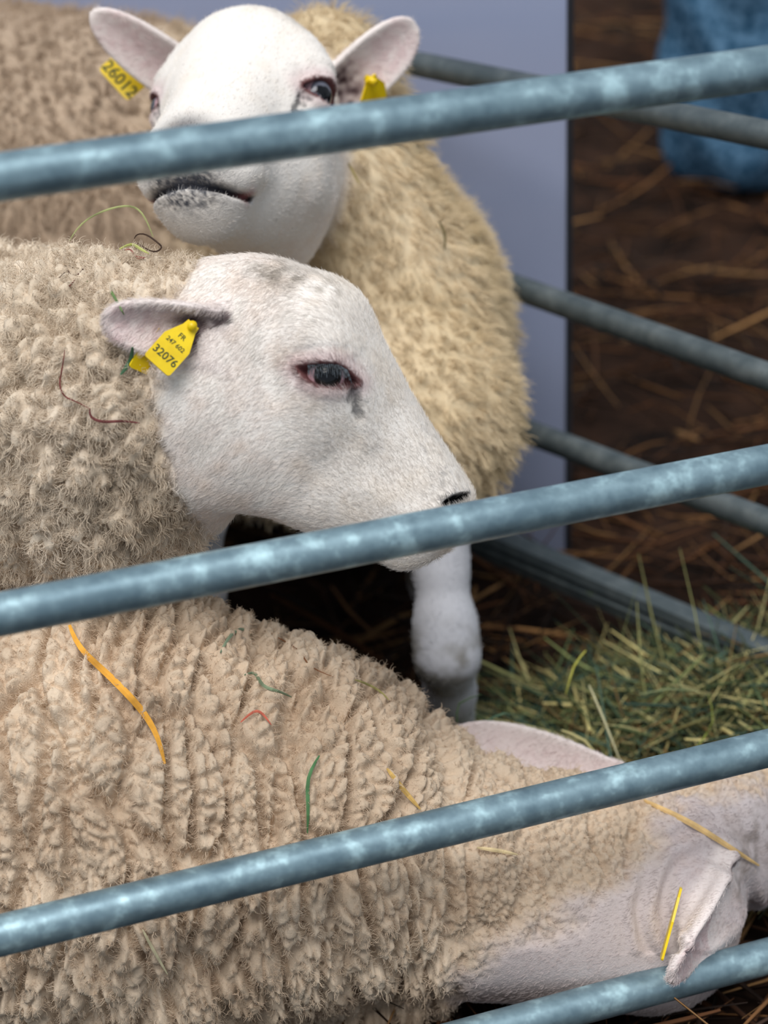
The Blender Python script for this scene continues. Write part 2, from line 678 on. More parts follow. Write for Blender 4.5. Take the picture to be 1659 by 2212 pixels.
def gate(name, lines, p0, nrm_, dir_, lo, hi, rad, mat, label, extra_h=()):
    root = None
    rails = []
    hs = []
    for (a, b) in lines:
        A = on_plane(a[0], a[1], p0, nrm_)
        B = on_plane(b[0], b[1], p0, nrm_)
        hs.append((A[2] + B[2]) / 2)
    base = p0.copy(); base[2] = 0
    base = base + dir_ * (lo + hi) / 2
    root = empty(name, base)
    tag(root, label, 'gate')
    for (a, b) in lines:
        A = on_plane(a[0], a[1], p0, nrm_)
        B = on_plane(b[0], b[1], p0, nrm_)
        u = nrm(B - A)
        s0 = (lo - (A - p0) @ dir_) / (u @ dir_)
        s1 = (hi - (A - p0) @ dir_) / (u @ dir_)
        V, F = tube([A + u * (s0 + (s1 - s0) * q) for q in np.linspace(0, 1, 9)], rad, 20)
        mesh_obj('rail', V, F, mat, root)
    for s, q in ((lo, 0), (hi, 1)):
        foot = p0 + dir_ * s
        top = max(hs) + 0.09
        pts = [np.array([foot[0], foot[1], z]) for z in np.linspace(0.0, top, 9)]
        V, F = tube(pts, rad * 1.25, 20)
        mesh_obj('upright', V, F, mat, root)
        V, F = tube([np.array([foot[0], foot[1], top - 0.002]), np.array([foot[0], foot[1], top + 0.012])], [rad * 1.3, rad * 1.1], 20)
        mesh_obj('cap', V, F, mat, root)
    return root, hs


fg, fh = gate('sheep_gate', front_lines, g0, gnor, gdir, -1.05, 1.05, RAIL, M_steel,
              'near galvanised steel gate with four sloping rails in front of all the sheep')
print('front rail heights', fh)

# ------------------------------------------------------------------ side gate, running away to the back left
s_a = on_height(1541, 772, 0.45)
s_b = on_height(1090, 606, 0.45)
sdir = nrm(np.array([s_b[0] - s_a[0], s_b[1] - s_a[1], 0]))
snor = np.array([-sdir[1], sdir[0], 0])
s0 = s_a.copy()
side_lines = [((900, 138), (1541, 268)), ((1090, 612), (1541, 772)), ((1160, 940), (1541, 1084)), ((1060, 1170), (1541, 1374))]


def side_gate():
    root = empty('sheep_gate', (s0[0], s0[1], 0))
    tag(root, 'far galvanised side gate running away behind the standing sheep beside the pale panel', 'gate')
    hs = []
    for k, (a, b) in enumerate(side_lines):
        A = on_plane(a[0], a[1], s0, snor)
        B = on_plane(b[0], b[1], s0, snor)
        hs.append(A[2]); hs.append(B[2])
        u = nrm(A - B)
        lo_ = (-0.25 - (B - s0) @ sdir) / (u @ sdir)
        hi_ = (1.15 - (B - s0) @ sdir) / (u @ sdir)
        pts = [B + u * (lo_ + (hi_ - lo_) * q) for q in np.linspace(0, 1, 9)]
        if k < 3:
            V, F = tube(pts, 0.0150, 18)
        else:
            # the bottom bar is a pressed channel: two lips with a groove between
            prof = [(-0.014, 0.017), (0.0, 0.019), (0.014, 0.017), (0.016, 0.005), (0.009, 0.0), (0.016, -0.005), (0.014, -0.019), (-0.014, -0.019), (-0.016, -0.005), (-0.009, 0.0), (-0.016, 0.005)]
            V, F = [], []
            for p in pts:
                for (x, z) in prof:
                    V.append(p + snor * x + np.array([0, 0, z]))
            m = len(prof)
            for i in range(len(pts) - 1):
                for j in range(m):
                    F.append((i * m + j, i * m + (j + 1) % m, (i + 1) * m + (j + 1) % m, (i + 1) * m + j))
            F.append(tuple(range(m))[::-1]); F.append(tuple((len(pts) - 1) * m + j for j in range(m)))
            V = np.array(V)
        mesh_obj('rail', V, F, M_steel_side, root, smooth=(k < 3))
    print('side heights', hs)
    for s in (-0.25, 1.15):
        foot = s0 + sdir * s
        V, F = tube([np.array([foot[0], foot[1], z]) for z in np.linspace(0, 1.0, 9)], 0.019, 18)
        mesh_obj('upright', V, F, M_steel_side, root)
    return root


side_gate()

# ------------------------------------------------------------------ pale panel behind the side gate
pc = on_height(1233, 1202, 0.0)
pdir = nrm(sdir * 0.8 + np.array([-0.6, 0.0, 0]))
pnor = np.array([-pdir[1], pdir[0], 0])
proot = empty('display_panel', (pc[0], pc[1], 0))
tag(proot, 'tall smooth blue-grey panel standing behind the side gate', 'panel')


def box(c0, d1, d2, d3, bev=0.0):
    V = np.array([c0 + a * d1 + b * d2 + c * d3 for a in (0, 1) for b in (0, 1) for c in (0, 1)])
    F = [(0, 1, 3, 2), (4, 6, 7, 5), (0, 4, 5, 1), (2, 3, 7, 6), (0, 2, 6, 4), (1, 5, 7, 3)]
    return V, F


up3 = np.array([0, 0, 1.0])
V, F = box(pc + pdir * 0.004, pdir * 1.0, up3 * 1.5, pnor * 0.008)
mesh_obj('board', V, F, M_panel, proot, smooth=False)
V, F = box(pc - pnor * 0.002, pdir * 0.004, up3 * 1.5, pnor * 0.012)
mesh_obj('edge_strip', V, F, M_edge, proot, smooth=False)

# ------------------------------------------------------------------ blue cloth bundle far right
bc = on_height(1600, 405, 0.0)


def blue_bundle():
    f = ell(bc + np.array([0.02, 0.05, 0.28]), [0.15, 0.15, 0.42])
    base = cone(bc + np.array([-0.02, 0.05, 0.12]), 0.13, bc + np.array([0.03, 0.05, 0.62]), 0.15)

    def F(p):
        d = smin(f(p), base(p), 0.05)
        d = d + 0.012 * np.sin(p[:, 2] * 34 + 3 * np.sin(p[:, 0] * 21)) * 0.6
        return smax(d, 0.004 - p[:, 2], 0.02)
    V, Q = surface_nets(F, np.arange(bc[0] - 0.3, bc[0] + 0.3, 0.012), np.arange(bc[1] - 0.25, bc[1] + 0.35, 0.012), np.arange(-0.05, 0.95, 0.012))
    V = relax(V, Q, 1)
    o = mesh_obj('cloth_bundle', V, Q, M_blue)
    tag(o, 'mottled blue cloth bundle on the dark straw beyond the side gate', 'cloth')


blue_bundle()

# ------------------------------------------------------------------ sheep: the head, drawn in its own side-view frame (a along, b down, c to the sheep's right)
OUT = catmull([(330, 700), (362, 608), (430, 566), (500, 552), (560, 550), (620, 564), (680, 584), (738, 604), (782, 638), (810, 690), (834, 745),
               (875, 825), (918, 900), (960, 962), (993, 1012), (1016, 1050), (1024, 1085), (1020, 1122), (1006, 1150), (990, 1170), (964, 1192), (925, 1216),
               (875, 1230), (835, 1220), (800, 1196), (740, 1170), (660, 1148), (580, 1119), (510, 1107), (440, 1104), (380, 1060), (335, 950), (312, 820)], 3)
TP = np.array([
    (330, 820, 120), (400, 640, 105), (400, 1000, 105), (480, 640, 122), (560, 600, 122), (650, 640, 138), (720, 690, 170), (765, 670, 140),
    (715, 760, 196), (715, 830, 196), (640, 800, 176), (790, 770, 150), (800, 850, 142), (770, 930, 140), (690, 920, 168), (560, 900, 160), (470, 780, 150),
    (450, 900, 150), (510, 1020, 128), (640, 1040, 124), (740, 1030, 116), (850, 880, 100), (850, 990, 98), (920, 970, 84), (960, 1060, 92), (990, 1090, 84),
    (930, 1130, 92), (960, 1160, 82), (870, 1110, 90), (870, 1180, 70), (800, 1140, 84), (700, 1110, 98), (580, 1080, 105)], float)


def _tps_fit():
    x = TP[:, :2] / 100.0
    d = np.linalg.norm(x[:, None] - x[None], axis=-1)
    K = np.where(d > 0, d * d * np.log(d + 1e-9), 0) + np.eye(len(x)) * 0.06
    Pm = np.c_[np.ones(len(x)), x]
    A = np.block([[K, Pm], [Pm.T, np.zeros((3, 3))]])
    return np.linalg.solve(A, np.r_[TP[:, 2], 0, 0, 0])


_TW = _tps_fit()


def head_T(a, b):
    x = np.stack([a, b], -1) / 100.0
    o = _TW[-3] + _TW[-2] * x[:, 0] + _TW[-1] * x[:, 1]
    for k in range(len(TP)):
        d2 = ((x - TP[k, :2] / 100.0) ** 2).sum(-1)
        o = o + _TW[k] * 0.5 * d2 * np.log(d2 + 1e-9)
    return o


EYE_UP = [(650, 805), (672, 802), (700, 800), (730, 801), (752, 812), (776, 838)]
EYE_LO = [(776, 838), (752, 841), (722, 845), (694, 841), (670, 829), (650, 805)]
ALMOND = np.array(catmull(EYE_UP, 4, False).tolist() + catmull(EYE_LO, 4, False).tolist()[1:-1])
TEAR = [(770, 862), (771, 878), (777, 900)]
MOUTH = [(1060, 1148), (1010, 1156), (975, 1166), (930, 1162), (890, 1152), (858, 1138)]
EYE_C = np.array([708.0, 822.0, 158.0])
EYE_R = 40.0


GA0, GB0, GSTEP, GNA, GNB = 280.0, 510.0, 2.0, 400, 382
_ga, _gb = np.meshgrid(GA0 + GSTEP * np.arange(GNA), GB0 + GSTEP * np.arange(GNB), indexing='ij')
_ga, _gb = _ga.ravel(), _gb.ravel()


def _field(v):
    return np.asarray(v, np.float32).reshape(GNA, GNB)


def _thick(a, b):
    T = head_T(np.clip(a, 300, 1040), np.clip(b, 540, 1240))
    T = T + 10 * np.exp(-(((a - 712) / 78) ** 2 + ((b - 764) / 26) ** 2))          # upper lid fold and brow
    T = T - 7 * np.exp(-(line_dist([(650, 776), (700, 764), (752, 768)], a, b) / 9) ** 2)
    T = T + 7 * np.exp(-(line_dist([(662, 840), (700, 860), (748, 858)], a, b) / 11) ** 2)
    T = T - 13 * np.exp(-(line_dist(TEAR, a, b) / 11) ** 2)                         # tear pit
    T = T + 7 * np.exp(-(line_dist([(800, 800), (790, 900), (800, 960)], a, b) / 20) ** 2)
    T = T - 9 * np.exp(-(line_dist([(600, 690), (585, 790), (600, 860)], a, b) / 26) ** 2)
    T = T - 7 * np.exp(-(line_dist([(760, 960), (700, 1010), (660, 1080)], a, b) / 34) ** 2)
    T = T + 6 * np.exp(-(line_dist([(930, 1120), (860, 1100), (800, 1060)], a, b) / 26) ** 2)
    return T


HG = dict(d=_field(poly_sdf(OUT, _ga, _gb)), T=_field(_thick(_ga, _gb)), al=_field(poly_sdf(ALMOND, _ga, _gb)),
          ml=_field(line_dist(MOUTH, _ga, _gb)), td=_field(line_dist(TEAR, _ga, _gb)))


def hsamp(name, a, b):
    g = HG[name]
    x = np.clip((a - GA0) / GSTEP, 0, GNA - 1.001)
    y = np.clip((b - GB0) / GSTEP, 0, GNB - 1.001)
    i, j = x.astype(np.int32), y.astype(np.int32)
    fx, fy = x - i, y - j
    v = (g[i, j] * (1 - fx) + g[i + 1, j] * fx) * (1 - fy) + (g[i, j + 1] * (1 - fx) + g[i + 1, j + 1] * fx) * fy
    if name != 'T':
        ox = a - np.clip(a, GA0, GA0 + GSTEP * (GNA - 1))
        oy = b - np.clip(b, GB0, GB0 + GSTEP * (GNB - 1))
        v = v + np.sqrt(ox * ox + oy * oy)
    return v


def head_F(a, b, c, muzzle=1.0):
    """distance-like value in head pixels"""
    Cc = np.abs(c)
    d = hsamp('d', a, b)
    T = hsamp('T', a, b)
    if muzzle != 1.0:
        T = T * (1 + (muzzle - 1) * sstep(780, 900, a)) + 34 * np.exp(-(((a - 640) / 150) ** 2 + ((b - 1010) / 95) ** 2))
    F = smax(Cc - T, d, np.clip(T * 1.02, 50, 150))
    # eye opening
    al = hsamp('al', a, b)
    side = sstep(60, 120, Cc)
    F = F + 26 * sstep(3, -9, al) * side
    F = F - 6 * np.exp(-((al - 7) / 6) ** 2) * side * sstep(845, 815, b)
    F = F - 3 * np.exp(-((al - 6) / 5) ** 2) * side * sstep(815, 845, b)
    # mouth slit, philtrum, nostrils
    ml = hsamp('ml', a, b)
    F = F + 15 * np.exp(-(ml / 6.0) ** 2)
    F = F + 9 * np.exp(-(c / 5) ** 2) * sstep(960, 1000, a) * sstep(1098, 1112, b) * sstep(1165, 1150, b)
    n1 = np.sqrt(((a - 974) / 38) ** 2 + ((b - 1084 + 0.30 * (a - 974)) / 14) ** 2 + ((Cc - 56) / 40) ** 2)
    F = F + 22 * sstep(1.15, 0.55, n1)
    F = F - 4 * np.exp(-((n1 - 1.35) / 0.25) ** 2)
    return F


def lid_rim(a, b):
    return hsamp('al', a, b)


def head_col(a, b, c, p, dark=0.0, pink=0.0, seed=0):
    """hide colours of the face: white hair, bare lids, tear pit, nostril, dark lips"""
    n = len(a)
    Cc = np.abs(c)
    col = np.tile(lin(232, 226, 220), (n, 1))
    mix = lambda c0, w: col * (1 - w[:, None]) + np.asarray(c0)[None] * w[:, None]
    f1 = fbm(p * 60, seed, 3)
    col = mix(lin(222, 200, 192), np.clip(0.35 + 0.5 * f1, 0, 1) * 0.45 * sstep(760, 520, a))
    col = mix(lin(226, 214, 200), np.clip(f1 * 0.8, 0, 1) * 0.5)
    # dirty woolly forelock
    g = np.exp(-(line_dist([(575, 590), (640, 612), (725, 635)], a, b) / 34) ** 2)
    col = mix(lin(150, 140, 128), g * np.clip(0.35 + 0.9 * fbm(p * 130, seed + 3), 0, 1) * 0.8)
    side = sstep(70, 125, Cc)
    al = lid_rim(a, b)
    nz = 3.5 * vnoise(p * 420, seed + 7)
    col = mix(lin(206, 178, 180), np.exp(-((al - 12) / 18) ** 2) * side * 0.55)
    col = mix(lin(104, 66, 66), sstep(11, 3, al + nz - 5 * np.exp(-((a - 765) / 26) ** 2 - ((b - 838) / 26) ** 2)) * side)
    td = hsamp('td', a, b)
    col = mix(lin(34, 38, 46), sstep(20, 4, td + 2.2 * nz + 9 * vnoise(p * 190, seed + 17)) * side * 0.70)
    n1 = np.sqrt(((a - 974) / 38) ** 2 + ((b - 1084 + 0.30 * (a - 974)) / 14) ** 2 + ((Cc - 56) / 40) ** 2)
    col = mix(lin(14, 12, 16), sstep(1.35, 0.9, n1 + 0.03 * nz))
    ml = hsamp('ml', a, b)
    col = mix(lin(30, 26, 30), sstep(9, 3, ml) * (0.5 + 0.5 * dark))
    if dark:
        m = np.exp(-(((a - 995) / 75) ** 2 + ((b - 1165) / 48) ** 2 + (c / 82) ** 2))
        m = np.clip(m * 1.5 + 0.5 * m * fbm(p * 230, seed + 4), 0, 1)
        col = mix(lin(66, 68, 76), np.clip(m, 0, 1) * dark * np.clip(0.72 + 0.7 * fbm(p * 420, seed + 14, 2), 0.15, 1))
        m2 = np.exp(-(line_dist([(1030, 1040), (1026, 1100)], a, b) / 45) ** 2 - (c / 70) ** 2)
        col = mix(lin(70, 70, 76), np.clip(m2 * 0.9, 0, 1) * dark)
        m3 = np.exp(-(((a - 890) / 22) ** 2 + ((b - 1150) / 14) ** 2))
        col = mix(lin(150, 92, 92), m3 * 0.8)
    else:
        m = sstep(0.35, 0.75, fbm(p * 260, seed + 4)) * sstep(860, 980, a) * 0.45
        col = mix(lin(120, 120, 126), m)
    # flecks
    fl = worley(p * 55, seed + 2)
    col = mix(lin(40, 34, 34), sstep(0.055, 0.03, fl[0]) * (fl[3] > 0.72) * 0.85)
    return col


class HeadFrame:
    """places the head frame in the world: origin pixel (a0,b0,0) goes to O, rows of A are the world directions of a, b, c"""
    def __init__(self, O, A, s, a0=760.0, b0=950.0, muzzle=1.0):
        self.muzzle = muzzle
        self.O, self.A, self.s, self.a0, self.b0 = np.asarray(O, float), np.asarray(A, float), s, a0, b0

    def loc(self, p):
        q = (p - self.O) @ self.A.T / self.s
        return q[:, 0] + self.a0, q[:, 1] + self.b0, q[:, 2]

    def pt(self, a, b, c):
        return self.O + self.s * ((a - self.a0) * self.A[0] + (b - self.b0) * self.A[1] + c * self.A[2])

    def F(self, p):
        far = np.linalg.norm(p - self.pt(670, 890, 0), axis=1)
        out = far - 430 * self.s
        m = out < 0.03
        if m.any():
            out = out.copy()
            a, b, c = self.loc(p[m])
            out[m] = head_F(a, b, c, self.muzzle) * self.s
        return out


class Ear:
    """cupped leaf: base, tip, direction the hollow faces, half width, depth of the hollow"""
    def __init__(self, base, tip, face, w, cup, th=0.0032, pink=0.6, deep=1.0):
        self.pink, self.deep = pink, deep
        self.B, self.w, self.cup, self.th = np.asarray(base, float), w, cup, th
        v = np.asarray(tip, float) - self.B
        self.L = np.linalg.norm(v)
        self.u = v / self.L
        f = np.asarray(face, float)
        self.n = nrm(f - self.u * (f @ self.u))
        self.v = np.cross(self.n, self.u)

    def loc(self, p):
        q = p - self.B
        return q @ self.u / self.L, q @ self.v, q @ self.n

    def hw(self, u):
        uc = np.clip(u, 0, 1)
        a = np.where(uc > 0.45, np.sqrt(np.maximum(1 - ((uc - 0.45) / 0.55) ** 2.4 * (uc > 0.45), 0)), 0.80 + 0.20 * np.sin(uc / 0.45 * math.pi / 2))
        return self.w * a

    def F(self, p):
        u, v, n = self.loc(p)
        hw = self.hw(u)
        rel = np.clip(np.abs(v) / self.w, 0, 1.3)
        n0 = self.cup * (rel ** 1.7) * (1 - 0.45 * np.clip(u, 0, 1)) - self.cup * 0.45
        d = np.abs(n - n0) * 0.8 - self.th * (1 + 0.8 * np.clip(1 - u, 0, 1))
        e = np.maximum(np.abs(v) - hw, np.maximum((u - 1) * self.L, (-0.10 - u) * self.L))
        return smax(d, e, 0.006)

    def inner(self, p):
        """0..1: how deep in the hollow, on the hollow's side"""
        u, v, n = self.loc(p)
        rel = np.clip(np.abs(v) / self.w, 0, 1.3)
        n0 = self.cup * (rel ** 1.7) * (1 - 0.45 * np.clip(u, 0, 1)) - self.cup * 0.45
        return (n > n0) * (np.abs(n - n0) < 0.012) * sstep(1.0, 0.45, rel) * sstep(1.02, 0.85, u) * (u > -0.2), u, v


def eyeball(hf, parent, sgn, iris_dir=None, slit=True, iris=(34, 30, 28)):
    c = hf.pt(EYE_C[0], EYE_C[1], sgn * EYE_C[2])
    rad = EYE_R * hf.s
    look = nrm(sgn * hf.A[2] + 0.16 * hf.A[0] + 0.02 * hf.A[1]) if iris_dir is None else nrm(iris_dir)
    us, vs_ = 48, 32
    V = []
    for i in range(vs_ + 1):
        th = math.pi * i / vs_
        for j in range(us):
            ph = 2 * math.pi * j / us
            V.append((math.sin(th) * math.cos(ph), math.sin(th) * math.sin(ph), math.cos(th)))
    V = np.array(V)
    Q = [(i * us + j, i * us + (j + 1) % us, (i + 1) * us + (j + 1) % us, (i + 1) * us + j) for i in range(vs_) for j in range(us)]
    z = look
    x = nrm(hf.A[0] - z * (hf.A[0] @ z))
    y = np.cross(z, x)
    ct = V[:, 2]
    bulge = 1 + 0.05 * sstep(0.72, 0.95, ct)
    co = np.tile(lin(206, 166, 172), (len(V), 1))
    edge = sstep(0.66, 0.71, ct)[:, None]
    co = co * (1 - edge) + lin(*iris)[None] * edge
    limb = np.exp(-((ct - 0.685) / 0.02) ** 2)[:, None]
    co = co * (1 - limb) + lin(30, 26, 30)[None] * limb
    pu = ((np.abs(V[:, 0]) / 0.55) ** 2 + (np.abs(V[:, 1]) / (0.30 if slit else 0.4)) ** 2 < 1) & (ct > 0)
    co[pu] = lin(8, 9, 14)
    Wd = c + rad * bulge[:, None] * (V[:, :1] * x + V[:, 1:2] * y + V[:, 2:3] * z)
    o = mesh_obj('eyeball', Wd, np.array(Q), M_eye, parent, co)
    return o


def lashes(hf, parent, sgn, n=26):
    ls = []
    r = np.random.default_rng(3)
    for i in range(n):
        t = i / (n - 1)
        up = catmull(EYE_UP[1:5], 8, False)
        q = up[int(t * (len(up) - 1))]
        T0 = head_T(np.array([q[0]]), np.array([q[1]]))[0]
        p0 = hf.pt(q[0], q[1] - 2, sgn * (T0 + 1))
        out = sgn * hf.A[2]
        dn = hf.A[1]
        fw = hf.A[0]
        ln = hf.s * r.uniform(24, 38)
        pts = []
        for k in range(6):
            w = k / 5
            pts.append(p0 + ln * (out * (0.42 * w - 0.16 * w * w) + dn * (0.35 * w + 0.45 * w * w) + fw * (0.10 * w + 0.25 * w * (t - 0.3)) + r.normal(0, 0.02, 3) * w))
        ls.append(pts)
    o = hair_obj('eyelash', np.array(ls), np.linspace(0.00055, 0.0002, 6), M_lash, parent)
    return o


def rounded_tag(Lg, Wd, th, neck=0.45):
    """flag-shaped ear tag in its own plane: x along (0 = pin end), y across, z thickness"""
    h = Wd / 2
    nk = h * 0.42
    pts = [(0.0, -nk), (Lg * 0.12, -nk * 1.15), (Lg * neck, -h)]
    rr = Wd * 0.10
    for q in np.linspace(-90, 0, 5):
        pts.append((Lg - rr + rr * math.cos(math.radians(q)), -h + rr + rr * math.sin(math.radians(q))))
    for q in np.linspace(0, 90, 5):
        pts.append((Lg - rr + rr * math.cos(math.radians(q)), h - rr + rr * math.sin(math.radians(q))))
    pts += [(Lg * neck, h), (Lg * 0.12, nk * 1.15), (0.0, nk)]
    n = len(pts)
    V = [(x, y, -th / 2) for x, y in pts] + [(x, y, th / 2) for x, y in pts]
    F = [tuple(range(n))[::-1], tuple(range(n, 2 * n))] + [(k, (k + 1) % n, n + (k + 1) % n, n + k) for k in range(n)]
    return V, F


def ear_tag(parent, origin, along, face, Lg, Wd, texts, label=None, stud=True, bend=0.0):
    """along: pin end to free end; face: side with the print; texts: (string, x, y, size, angle)"""
    x = nrm(along)
    z = nrm(np.asarray(face, float) - x * (np.asarray(face, float) @ x))
    y = np.cross(z, x)
    M3 = np.array([x, y, z]).T
    V, F = rounded_tag(Lg, Wd, 0.0022)
    o = mesh_obj('ear_tag', (np.array(V) @ M3.T) + origin, F, M_tag, parent, smooth=False)
    if label: o['label'] = label
    if stud:
        sv, sf = tube([np.array([0.003, 0, -0.006]), np.array([0.003, 0, 0.007])], 0.0038, 12)
        s = mesh_obj('stud', (sv @ M3.T) + origin, sf, M_tag, o)
    for (txt, tx, ty, size, ang) in texts:
        cu = bpy.data.curves.new('print', 'FONT')
        cu.body = txt
        cu.size = size
        cu.align_x = 'CENTER'
        cu.align_y = 'CENTER'
        cu.extrude = 0.00012
        cu.offset = size * 0.012
        cu.resolution_u = 3
        to = bpy.data.objects.new('print_src', cu)
        C.objects.link(to)
        dg = bpy.context.evaluated_depsgraph_get()
        me = bpy.data.meshes.new_from_object(to.evaluated_get(dg))
        bpy.data.objects.remove(to)
        vv = np.array([v.co[:] for v in me.vertices])
        ca, sa = math.cos(ang), math.sin(ang)
        xy = np.stack([tx + vv[:, 0] * ca - vv[:, 1] * sa, ty + vv[:, 0] * sa + vv[:, 1] * ca, vv[:, 2] + 0.0013], -1)
        ff = [tuple(p.vertices) for p in me.polygons]
        po = mesh_obj('print', (xy @ M3.T) + origin, ff, M_print, o, smooth=False)
        po['label'] = 'dark number printed on the yellow tag'
        bpy.data.meshes.remove(me)
    return o


# ------------------------------------------------------------------ sheep: wool
def dome(w, k=0.34):
    """rounded cushion between the cracks of a cell pattern"""
    return 0.62 * sstep(0.0, k, w[1] - w[0]) + 0.38 * np.clip(1 - 1.6 * w[0] ** 2, 0, 1)


def wool_relief(p, style, seed):
    """height of the fleece surface above the skin, metres; p world points"""
    q = np.stack([p @ RGT, p @ DWN, p @ TOC], -1)
    wp = q + 0.008 * vnoise3(q / 0.05, seed + 40)
    h = np.zeros(len(p))
    if style == 'nodules':
        pr = project(p)
        neck = sstep(930, 1080, pr[:, 0])
        low = sstep(1690, 1950, pr[:, 1] + 0.12 * (pr[:, 0] - 500)) * (1 - neck)
        wts = ((1 - neck) * (1 - low), low, neck)
        scl = ((0.0128, 0.0145, 0.0145), (0.0110, 0.0300, 0.022), (0.0078, 0.0095, 0.0095))
        amp = (0.0095, 0.0095, 0.0052)
        for w, s, a_, k in zip(wts, scl, amp, range(3)):
            m = w > 0.01
            if m.any():
                h[m] += w[m] * a_ * dome(worley(wp[m] / np.array(s), seed + 11 * k))
        b = worley(wp / np.array([0.036, 0.125, 0.10]) + 3.3, seed + 1)
        fold = sstep(0.0, 0.22, b[1] - b[0])
        h += 0.0165 * fold * (1 - 0.55 * neck) + 0.004 * vnoise(q / 0.03, seed + 2) + 0.0016 * fbm(q / 0.0045, seed + 3, 2)
        return h - 0.017
    if style == 'locks':
        ln = np.stack([wp[:, 0] * 0.9 + wp[:, 1] * 0.25, wp[:, 1], wp[:, 2]], -1)
        pr = project(p)
        near = sstep(270, 330, pr[:, 0])
        h = (1 - near) * 0.0085 * dome(worley(ln / np.array([0.0125, 0.020, 0.018]), seed))
        m = near > 0.01
        h[m] += near[m] * 0.0050 * dome(worley(wp[m] / np.array([0.0068, 0.034, 0.022]), seed + 5))
        b = worley(wp / np.array([0.034, 0.052, 0.05]), seed + 1)
        fold = sstep(0.0, 0.3, b[1] - b[0])
        return h + 0.012 * fold * (1 - 0.5 * near) - 0.010
    d1 = np.stack([wp[:, 0] * 0.8 + wp[:, 1] * 0.5, wp[:, 1] * 0.8 - wp[:, 0] * 0.5, wp[:, 2]], -1)
    a = worley(d1 / np.array([0.034, 0.015, 0.022]), seed)
    return 0.0040 * dome(a, 0.6) + 0.006 * fbm(q / 0.06, seed + 3, 2) - 0.004


def fleece(V, Q, N, wmask, n, length, style, col, parent, seed, rad=0.00022, lean=None, curl=0.3, name='fleece', pts=6, keep=None):
    """clumped wavy wool strands growing out of the fleece surface"""
    w = np.clip(wmask, 0, 1)
    if keep is not None:
        w = w * keep
    p, nn, q, bw = scatter(V, Q, N, w, n, seed)
    r = np.random.default_rng(seed + 1)
    cw = (wmask[q] * bw).sum(1)
    L = length * (0.55 + 0.6 * r.random(n)) * (0.45 + 0.55 * cw)
    cell = {'nodules': 0.0085, 'locks': 0.013, 'long': 0.016}[style]
    f = worley(p / cell, seed + 9)
    vec = f[2] * cell
    ph = f[3] * 40
    lean_v = np.zeros(3) if lean is None else np.asarray(lean)
    dirn = nrm(nn + lean_v + 0.28 * r.normal(size=(n, 3)) + 0.5 * vnoise3(p / 0.03, seed + 12))
    t1 = nrm(np.cross(dirn, np.array([0.3, 0.5, 0.81])))
    t2 = np.cross(dirn, t1)
    t = np.linspace(0, 1, pts)
    P = np.zeros((n, pts, 3))
    for k in range(pts):
        s = t[k]
        cl = 0.75 * s ** 0.8
        wav = curl * length * s * 0.55
        P[:, k] = p - nn * 0.002 + dirn * (L * s)[:, None] + vec * cl + t1 * (wav * np.sin(ph + s * 7.0))[:, None] + t2 * (wav * np.cos(ph + s * 7.0))[:, None]
        P[:, k, 2] -= L * 0.18 * s * s
    c = (col[q] * bw[:, :, None]).sum(1) * (1 + 0.10 * r.normal(size=(n, 1)))
    c = np.clip(c, 0.01, 0.95)
    return hair_obj(name, P, np.linspace(rad, rad * 0.35, pts), M_wool, parent, c)


def coat(V, Q, N, mask, n, length, flow, col, parent, seed, rad=0.00016, name='face_hair', lift=0.35, pts=4, keep=None):
    """short hair lying along the flow (world vector field, per vertex)"""
    w = np.clip(mask, 0, 1)
    if keep is not None:
        w = w * keep
    p, nn, q, bw = scatter(V, Q, N, w, n, seed)
    r = np.random.default_rng(seed + 1)
    fl = (flow[q] * bw[:, :, None]).sum(1)
    fl = nrm(fl - nn * (fl * nn).sum(1)[:, None] + 0.20 * vnoise3(p / 0.025, seed + 3))
    L = length * (0.6 + 0.7 * r.random(n))
    d0 = nrm(nn * lift + fl + 0.22 * r.normal(size=(n, 3)))
    t = np.linspace(0, 1, pts)
    P = p[:, None, :] - nn[:, None, :] * 0.0006 + d0[:, None, :] * (L[:, None] * t[None])[..., None] - nn[:, None, :] * (0.25 * L[:, None] * (t ** 2)[None])[..., None]
    c = (col[q] * bw[:, :, None]).sum(1)
    c = np.clip(c * (1 + 0.08 * r.normal(size=(n, 1))), 0.005, 0.95)
    return hair_obj(name, P, np.linspace(rad, rad * 0.3, pts), M_hair, parent, c)


def in_view(V, m=140):
    pr = project(V)
    return ((pr[:, 0] > -m) & (pr[:, 0] < IW + m) & (pr[:, 1] > -m) & (pr[:, 1] < IH + m)).astype(float)


def keep_w(V, N):
    f = (N * nrm(CAM - V)).sum(1)
    iv = in_view(V, 60)
    return iv * sstep(-0.35, 0.0, f) + 0.40 * (1 - iv) * sstep(-0.8, -0.5, f) + 0.15 * iv * sstep(-0.9, -0.6, f) * (f < -0.2)


def facing(V, N):
    return sstep(-0.35, 0.0, (N * nrm(CAM - V)).sum(1))


def leg(px, py, Z, ground_xy=None, r=(0.05, 0.034, 0.036, 0.026, 0.030), top_h=None):
    """foreleg standing straight: upper, forearm, knee, cannon, hoof; returns list of limbs"""
    top = W(px, py, Z)
    x, y = (top[0], top[1]) if ground_xy is None else ground_xy
    h = top[2] if top_h is None else top_h
    at = lambda z: np.array([x + (top[0] - x) * z / h, y + (top[1] - y) * z / h, z])
    return [cone(top, r[0], at(0.27), r[1]), cone(at(0.27), r[1], at(0.225), r[2]), cone(at(0.225), r[2], at(0.17), r[3]),
            cone(at(0.17), r[3], at(0.06), r[3] * 0.95), cone(at(0.06), r[4], at(0.022), r[4] * 1.05)]


